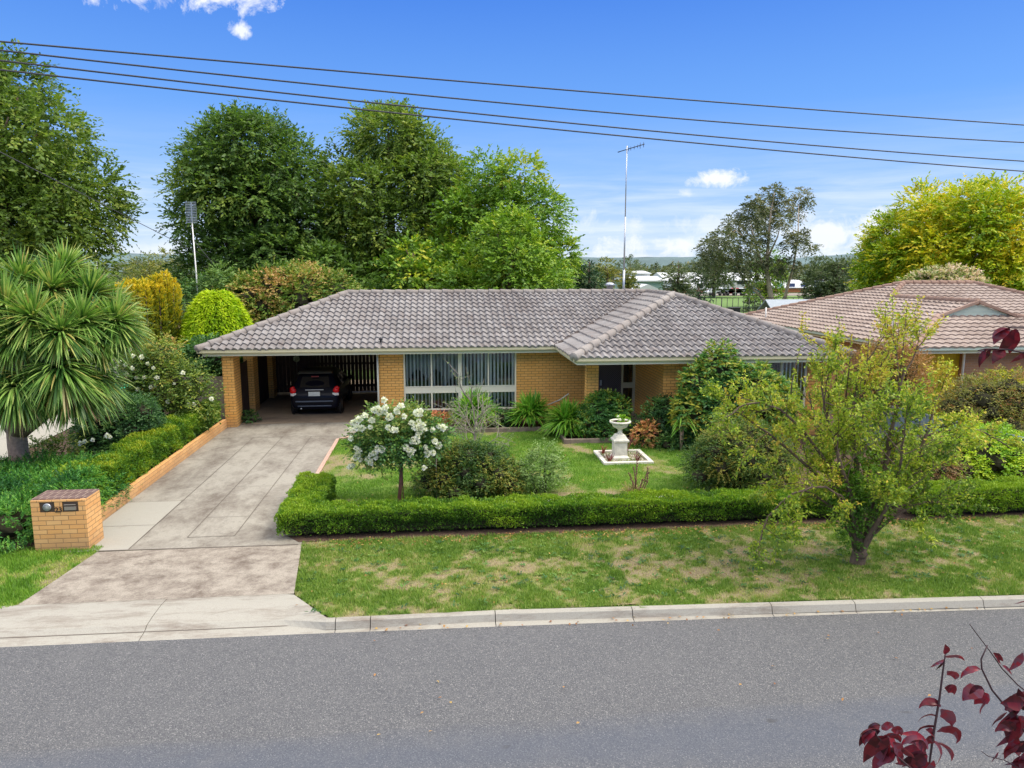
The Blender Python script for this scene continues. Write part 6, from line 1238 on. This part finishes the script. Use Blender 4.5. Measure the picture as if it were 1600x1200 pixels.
for i, ((u, v, Y), lb) in enumerate(zip(fx, fl)):
    p = at(u, v, Y); r = 3.0 * Y / 150 + 1.0
    tree('far_tree', lb, p.x, Y, [(.5, r * .8), (p.z * .5, r), (p.z * .8, r * .7), (p.z, r * .2)], 14, r * .42, 420, 6, .0022 * Y + .12, .5 + Y * .004, 'gum' if i in (7, 8) else ('far_yellow' if i in (0, 1) else 'far'), 540 + i, tr=.2, group='far trees on the horizon')
rg = np.random.default_rng(600); B = []
for i in range(420): x = -260 + i * 1.6; B.append((x, 215 + rg.random() * 25, 0 + 3.0 * vnoise(x, 0, .035) , 4.0, 3, 2.2 + 1.2 * rg.random()))
P, D, N, L, W, T = sprays(rg, B, 9000, 1.6, 6, 1.1, aspect=.7, inner=.7); tag(leaves('tree_belt', P, D, N, L, W, T, LM['gum']), 'continuous low belt of far trees under the hills', 'trees', kind='stuff')
# fallen leaves
rg = np.random.default_rng(611); n = 420; x = -2.2 + 14 * rg.random(n); y = 9.95 + 3.0 * rg.random(n); k = 7
wx = np.repeat(x, k) + rg.normal(size=n * k) * .03; wy = np.repeat(y, k) + rg.normal(size=n * k) * .03; a_ = rg.random(n * k) * 6.28
tag(leaves('weeds', np.stack([wx, wy, gz(wy) + .02], 1), np.stack([np.cos(a_), np.sin(a_), .45 + 0 * a_], 1), np.tile([0, 0, 1.], (n * k, 1)) + rg.normal(size=(n * k, 3)) * .2, .06 + .03 * rg.random(n * k), .028, np.repeat(rg.random(n), k) * .8, LM['rose']), 'flat green weeds dotted over the verge grass', 'weeds', kind='stuff')
rg = np.random.default_rng(609); n = 160; x = -1 + 14 * rg.random(n); y = np.array([kl(q) for q in x]) - .05 + .25 * rg.random(n) ** 2 - (rg.random(n) < .25) * 2.5 * rg.random(n)
tag(leaves('gutter_leaves', np.stack([x, y, np.full(n, .03)], 1), rnd_unit(rg, n) * [1, 1, .2], np.array([0, 0, 1.]) + rg.normal(size=(n, 3)) * .3, .05, .03, rg.random(n), LM['litter']), 'scattered brown leaves along the gutter and road edge', 'leaves', kind='stuff')
rg = np.random.default_rng(610); n = 1300; x = -2.3 + 13 * rg.random(n) ** 1.0; y = np.where(rg.random(n) < .55, 12.7 + .45 * rg.random(n), 10 + 11 * rg.random(n)); k = (y < 12.7) | (y < 13.1) | (y > 15.1); x, y = x[k], y[k]; n = len(x)
tag(leaves('fallen_leaves', np.stack([x, y, gz(y) + .035], 1), rnd_unit(rg, n) * [1, 1, .2], np.array([0, 0, 1.]) + rg.normal(size=(n, 3)) * .3, .05, .03, rg.random(n), LM['litter']), 'scattered orange and brown fallen leaves on grass and soil', 'leaves', kind='stuff')
# ------------------------------------------------------------------ plum branches close to the viewer
PL = thing('plum_tree', 'purple leaved plum branches reaching in at the lower right corner', 'tree', (3.4, 1.4, 0)); mb = MB((3.4, 1.4, 0)); YP = 2.3
tk = [Vector((3.4, 1.4, 0)), Vector((3.4, 1.45, 1.2)), Vector((3.35, 1.6, 2.2))]; mb.tube(tk, [.09, .075, .055], 10)
def ppt(u, v, y=YP): return at(u, v, y)
def plimb(pp, r, y=YP, root=None):
    pts = [ppt(u, v, y) for u, v in pp]; r0 = root or tk[2]; pre = [r0, r0.lerp(pts[0], .5) + Vector((0, 0, -.05))]; mb.tube(pre + pts, [r * 2.2, r * 1.6] + [r * (1 - .6 * i / len(pts)) for i in range(len(pts))], 7)
plimb([(1449, 1215), (1458, 1150), (1468, 1090), (1473, 1050), (1477, 1022)], .0052); plimb([(1440, 1215), (1400, 1180), (1370, 1150), (1366, 1138)], .0038, 2.2)
plimb([(1610, 1130), (1578, 1112), (1550, 1078), (1534, 1045), (1533, 1030), (1543, 1008)], .0048, 2.4); plimb([(1615, 1090), (1590, 1070), (1566, 1045), (1545, 1015), (1522, 985), (1515, 975)], .0030, 2.5)
plimb([(1600, 1205), (1570, 1188), (1545, 1182), (1533, 1174)], .0022, 2.2); plimb([(1625, 1180), (1605, 1150), (1590, 1125), (1583, 1100)], .0045, 2.2)
plimb([(1640, 570), (1605, 552), (1575, 546), (1540, 545), (1528, 548)], .0040, 2.3, root=Vector((3.45, 1.6, 3.6))); plimb([(1640, 525), (1600, 512), (1580, 512), (1572, 510)], .0040, 2.3, root=Vector((3.45, 1.6, 3.9)))
mb.tube([tk[2], Vector((3.45, 1.6, 3.6)), Vector((3.45, 1.6, 4.6))], [.05, .03, .012], 8); mb.build('trunk', plain('purple_bark', (.05, .025, .03), .6, var=.3), PL)
def plum_leaf(mbx, p, ang, L, W, curl, roll, rg):
    """p base point, ang image-plane angle of the midrib, curved blade with a fold along the midrib"""
    right = Vector((math.cos(YAW), -math.sin(YAW), 0)); up = Vector((0, 0, 1)); fw = Vector((math.sin(YAW), math.cos(YAW), 0)); n = 7; vs = []; fs = []; pos = p.copy(); a = ang
    for i in range(n + 1):
        t = i / n; d = right * math.cos(a) + up * math.sin(a) + fw * rg.uniform(-.1, .25); d.normalize(); side = (right * -math.sin(a) + up * math.cos(a)) * math.cos(roll) + fw * math.sin(roll)
        wv = W * .5 * math.sin(math.pi * (t * .97 + .02) ** .85) * (1.12 - .45 * t) * (1 + .10 * rg.uniform(-1, 1)) + .0004; nn = d.cross(side).normalized()
        vs += [pos + side * wv + nn * wv * .35, pos, pos - side * wv + nn * wv * .35]; pos = pos + d * L / n; a += curl / n
    for i in range(n): fs += [(3 * i, 3 * i + 1, 3 * i + 4, 3 * i + 3), (3 * i + 1, 3 * i + 2, 3 * i + 5, 3 * i + 4)]
    mbx.append(([tuple(v) for v in vs], fs))
class RG:
    def __init__(s, k): s.r = random.Random(k)
    def uniform(s, a, b): return s.r.uniform(a, b)
rp = RG(9); LL = []
spec = [(1477, 1022, 95, 18, 16, 0, 2.3), (1475, 1026, 20, 42, 15, -1.2, 2.3), (1474, 1030, 200, 26, 26, .6, 2.3), (1474, 1032, 235, 22, 20, .2, 2.3), (1480, 1048, -5, 26, 22, -1.5, 2.3), (1476, 1075, 10, 26, 20, -1.6, 2.3), (1470, 1104, 135, 44, 14, 1.9, 2.3), (1470, 1102, 170, 30, 14, .6, 2.3), (1470, 1108, -30, 44, 26, -.9, 2.3), (1466, 1120, 150, 42, 10, 1.9, 2.3), (1462, 1136, 160, 46, 13, 2.0, 2.3), (1460, 1150, 130, 20, 18, .5, 2.3), (1464, 1143, 30, 66, 20, -2.3, 2.3), (1458, 1160, 0, 60, 16, -1.6, 2.3), (1460, 1150, 200, 26, 22, 1.2, 2.3),
        (1375, 1142, 190, 50, 20, 1.4, 2.2), (1372, 1140, 160, 46, 18, 2.2, 2.2), (1380, 1150, 230, 60, 28, .4, 2.2), (1390, 1160, 250, 46, 24, .3, 2.2), (1378, 1140, 60, 26, 16, -2.0, 2.2), (1385, 1148, 10, 36, 18, -1.5, 2.2), (1395, 1160, -50, 44, 24, -.4, 2.2), (1400, 1170, 215, 60, 26, .6, 2.2), (1366, 1140, 215, 36, 22, .9, 2.2), (1400, 1175, 300, 30, 20, 0, 2.2), (1385, 1150, 270, 50, 22, .3, 2.2),
        (1445, 1160, 150, 46, 16, 1.6, 2.25), (1447, 1175, 200, 50, 26, .8, 2.25), (1447, 1180, 240, 46, 30, .2, 2.25), (1450, 1170, 120, 40, 18, 1.6, 2.25), (1452, 1190, 220, 44, 28, .3, 2.25), (1440, 1185, 170, 36, 26, .8, 2.25),
        (1532, 1046, 170, 40, 12, 1.5, 2.4), (1536, 1078, 190, 40, 30, 1.0, 2.4), (1538, 1080, 160, 30, 22, 1.9, 2.4), (1543, 1090, 235, 36, 15, .8, 2.4), (1545, 1085, 210, 30, 24, .5, 2.4),
        (1552, 1020, -30, 26, 10, -.4, 2.5), (1566, 1040, -35, 30, 9, -.3, 2.5), (1556, 1025, -60, 20, 8, .2, 2.5),
        (1576, 1112, 40, 60, 24, -1.0, 2.2), (1580, 1120, 200, 40, 26, 1.0, 2.2), (1590, 1120, 250, 50, 34, .2, 2.2), (1600, 1110, 100, 40, 24, .2, 2.2), (1600, 1140, 210, 56, 22, .3, 2.2), (1590, 1150, 240, 50, 26, .4, 2.2), (1600, 1160, 200, 44, 24, .6, 2.2), (1598, 1180, 250, 40, 26, .1, 2.2), (1585, 1140, 150, 36, 18, 1.4, 2.2), (1560, 1175, 235, 24, 10, .6, 2.2), (1604, 1185, 190, 40, 24, .5, 2.2), (1596, 1100, 220, 50, 30, .4, 2.2),
        (1598, 1020, 250, 40, 14, -.3, 2.3), (1580, 512, 185, 34, 15, .9, 2.3), (1578, 514, 205, 34, 22, .9, 2.3), (1582, 516, 240, 44, 24, .2, 2.3), (1588, 514, 262, 40, 26, .1, 2.3), (1560, 546, 170, 36, 12, .8, 2.3), (1548, 546, 230, 26, 12, .6, 2.3), (1570, 547, 215, 28, 20, .6, 2.3), (1540, 546, 250, 30, 10, .3, 2.3), (1612, 548, 200, 36, 16, .5, 2.3), (1605, 938, 190, 22, 9, .4, 2.3)]
spec += [(u + rp.uniform(-9, 9), v + rp.uniform(-9, 9), an + rp.uniform(-50, 50), L * rp.uniform(.7, 1.05), W * rp.uniform(.7, 1.05), cu * rp.uniform(.5, 1.3), y + rp.uniform(-.06, .06)) for u, v, an, L, W, cu, y in spec if (v > 1135 and u < 1460) or (u > 1570 and v > 1090)]
for u, v, an, L, W, cu, y in spec: plum_leaf(LL, ppt(u, v, y) - Vector((3.4, 1.4, 0)), R(an), L / FPX * y * 1.08, W / FPX * y, cu * 1.15, rp.uniform(-1.1, 1.1), rp)
V = np.array([p for vs, fs in LL for p in vs]); F = []; b = 0; tn = []
for i, (vs, fs) in enumerate(LL): F += [[q + b for q in f] for f in fs]; b += len(vs); q0 = rp.uniform(.1, .9); tn += [min(1, max(0, q0 + rp.uniform(-.16, .16))) for _ in fs]
link('leaves', np_mesh('leaves', V, np.array(F), np.array(tn), True), LM['plum'], PL)
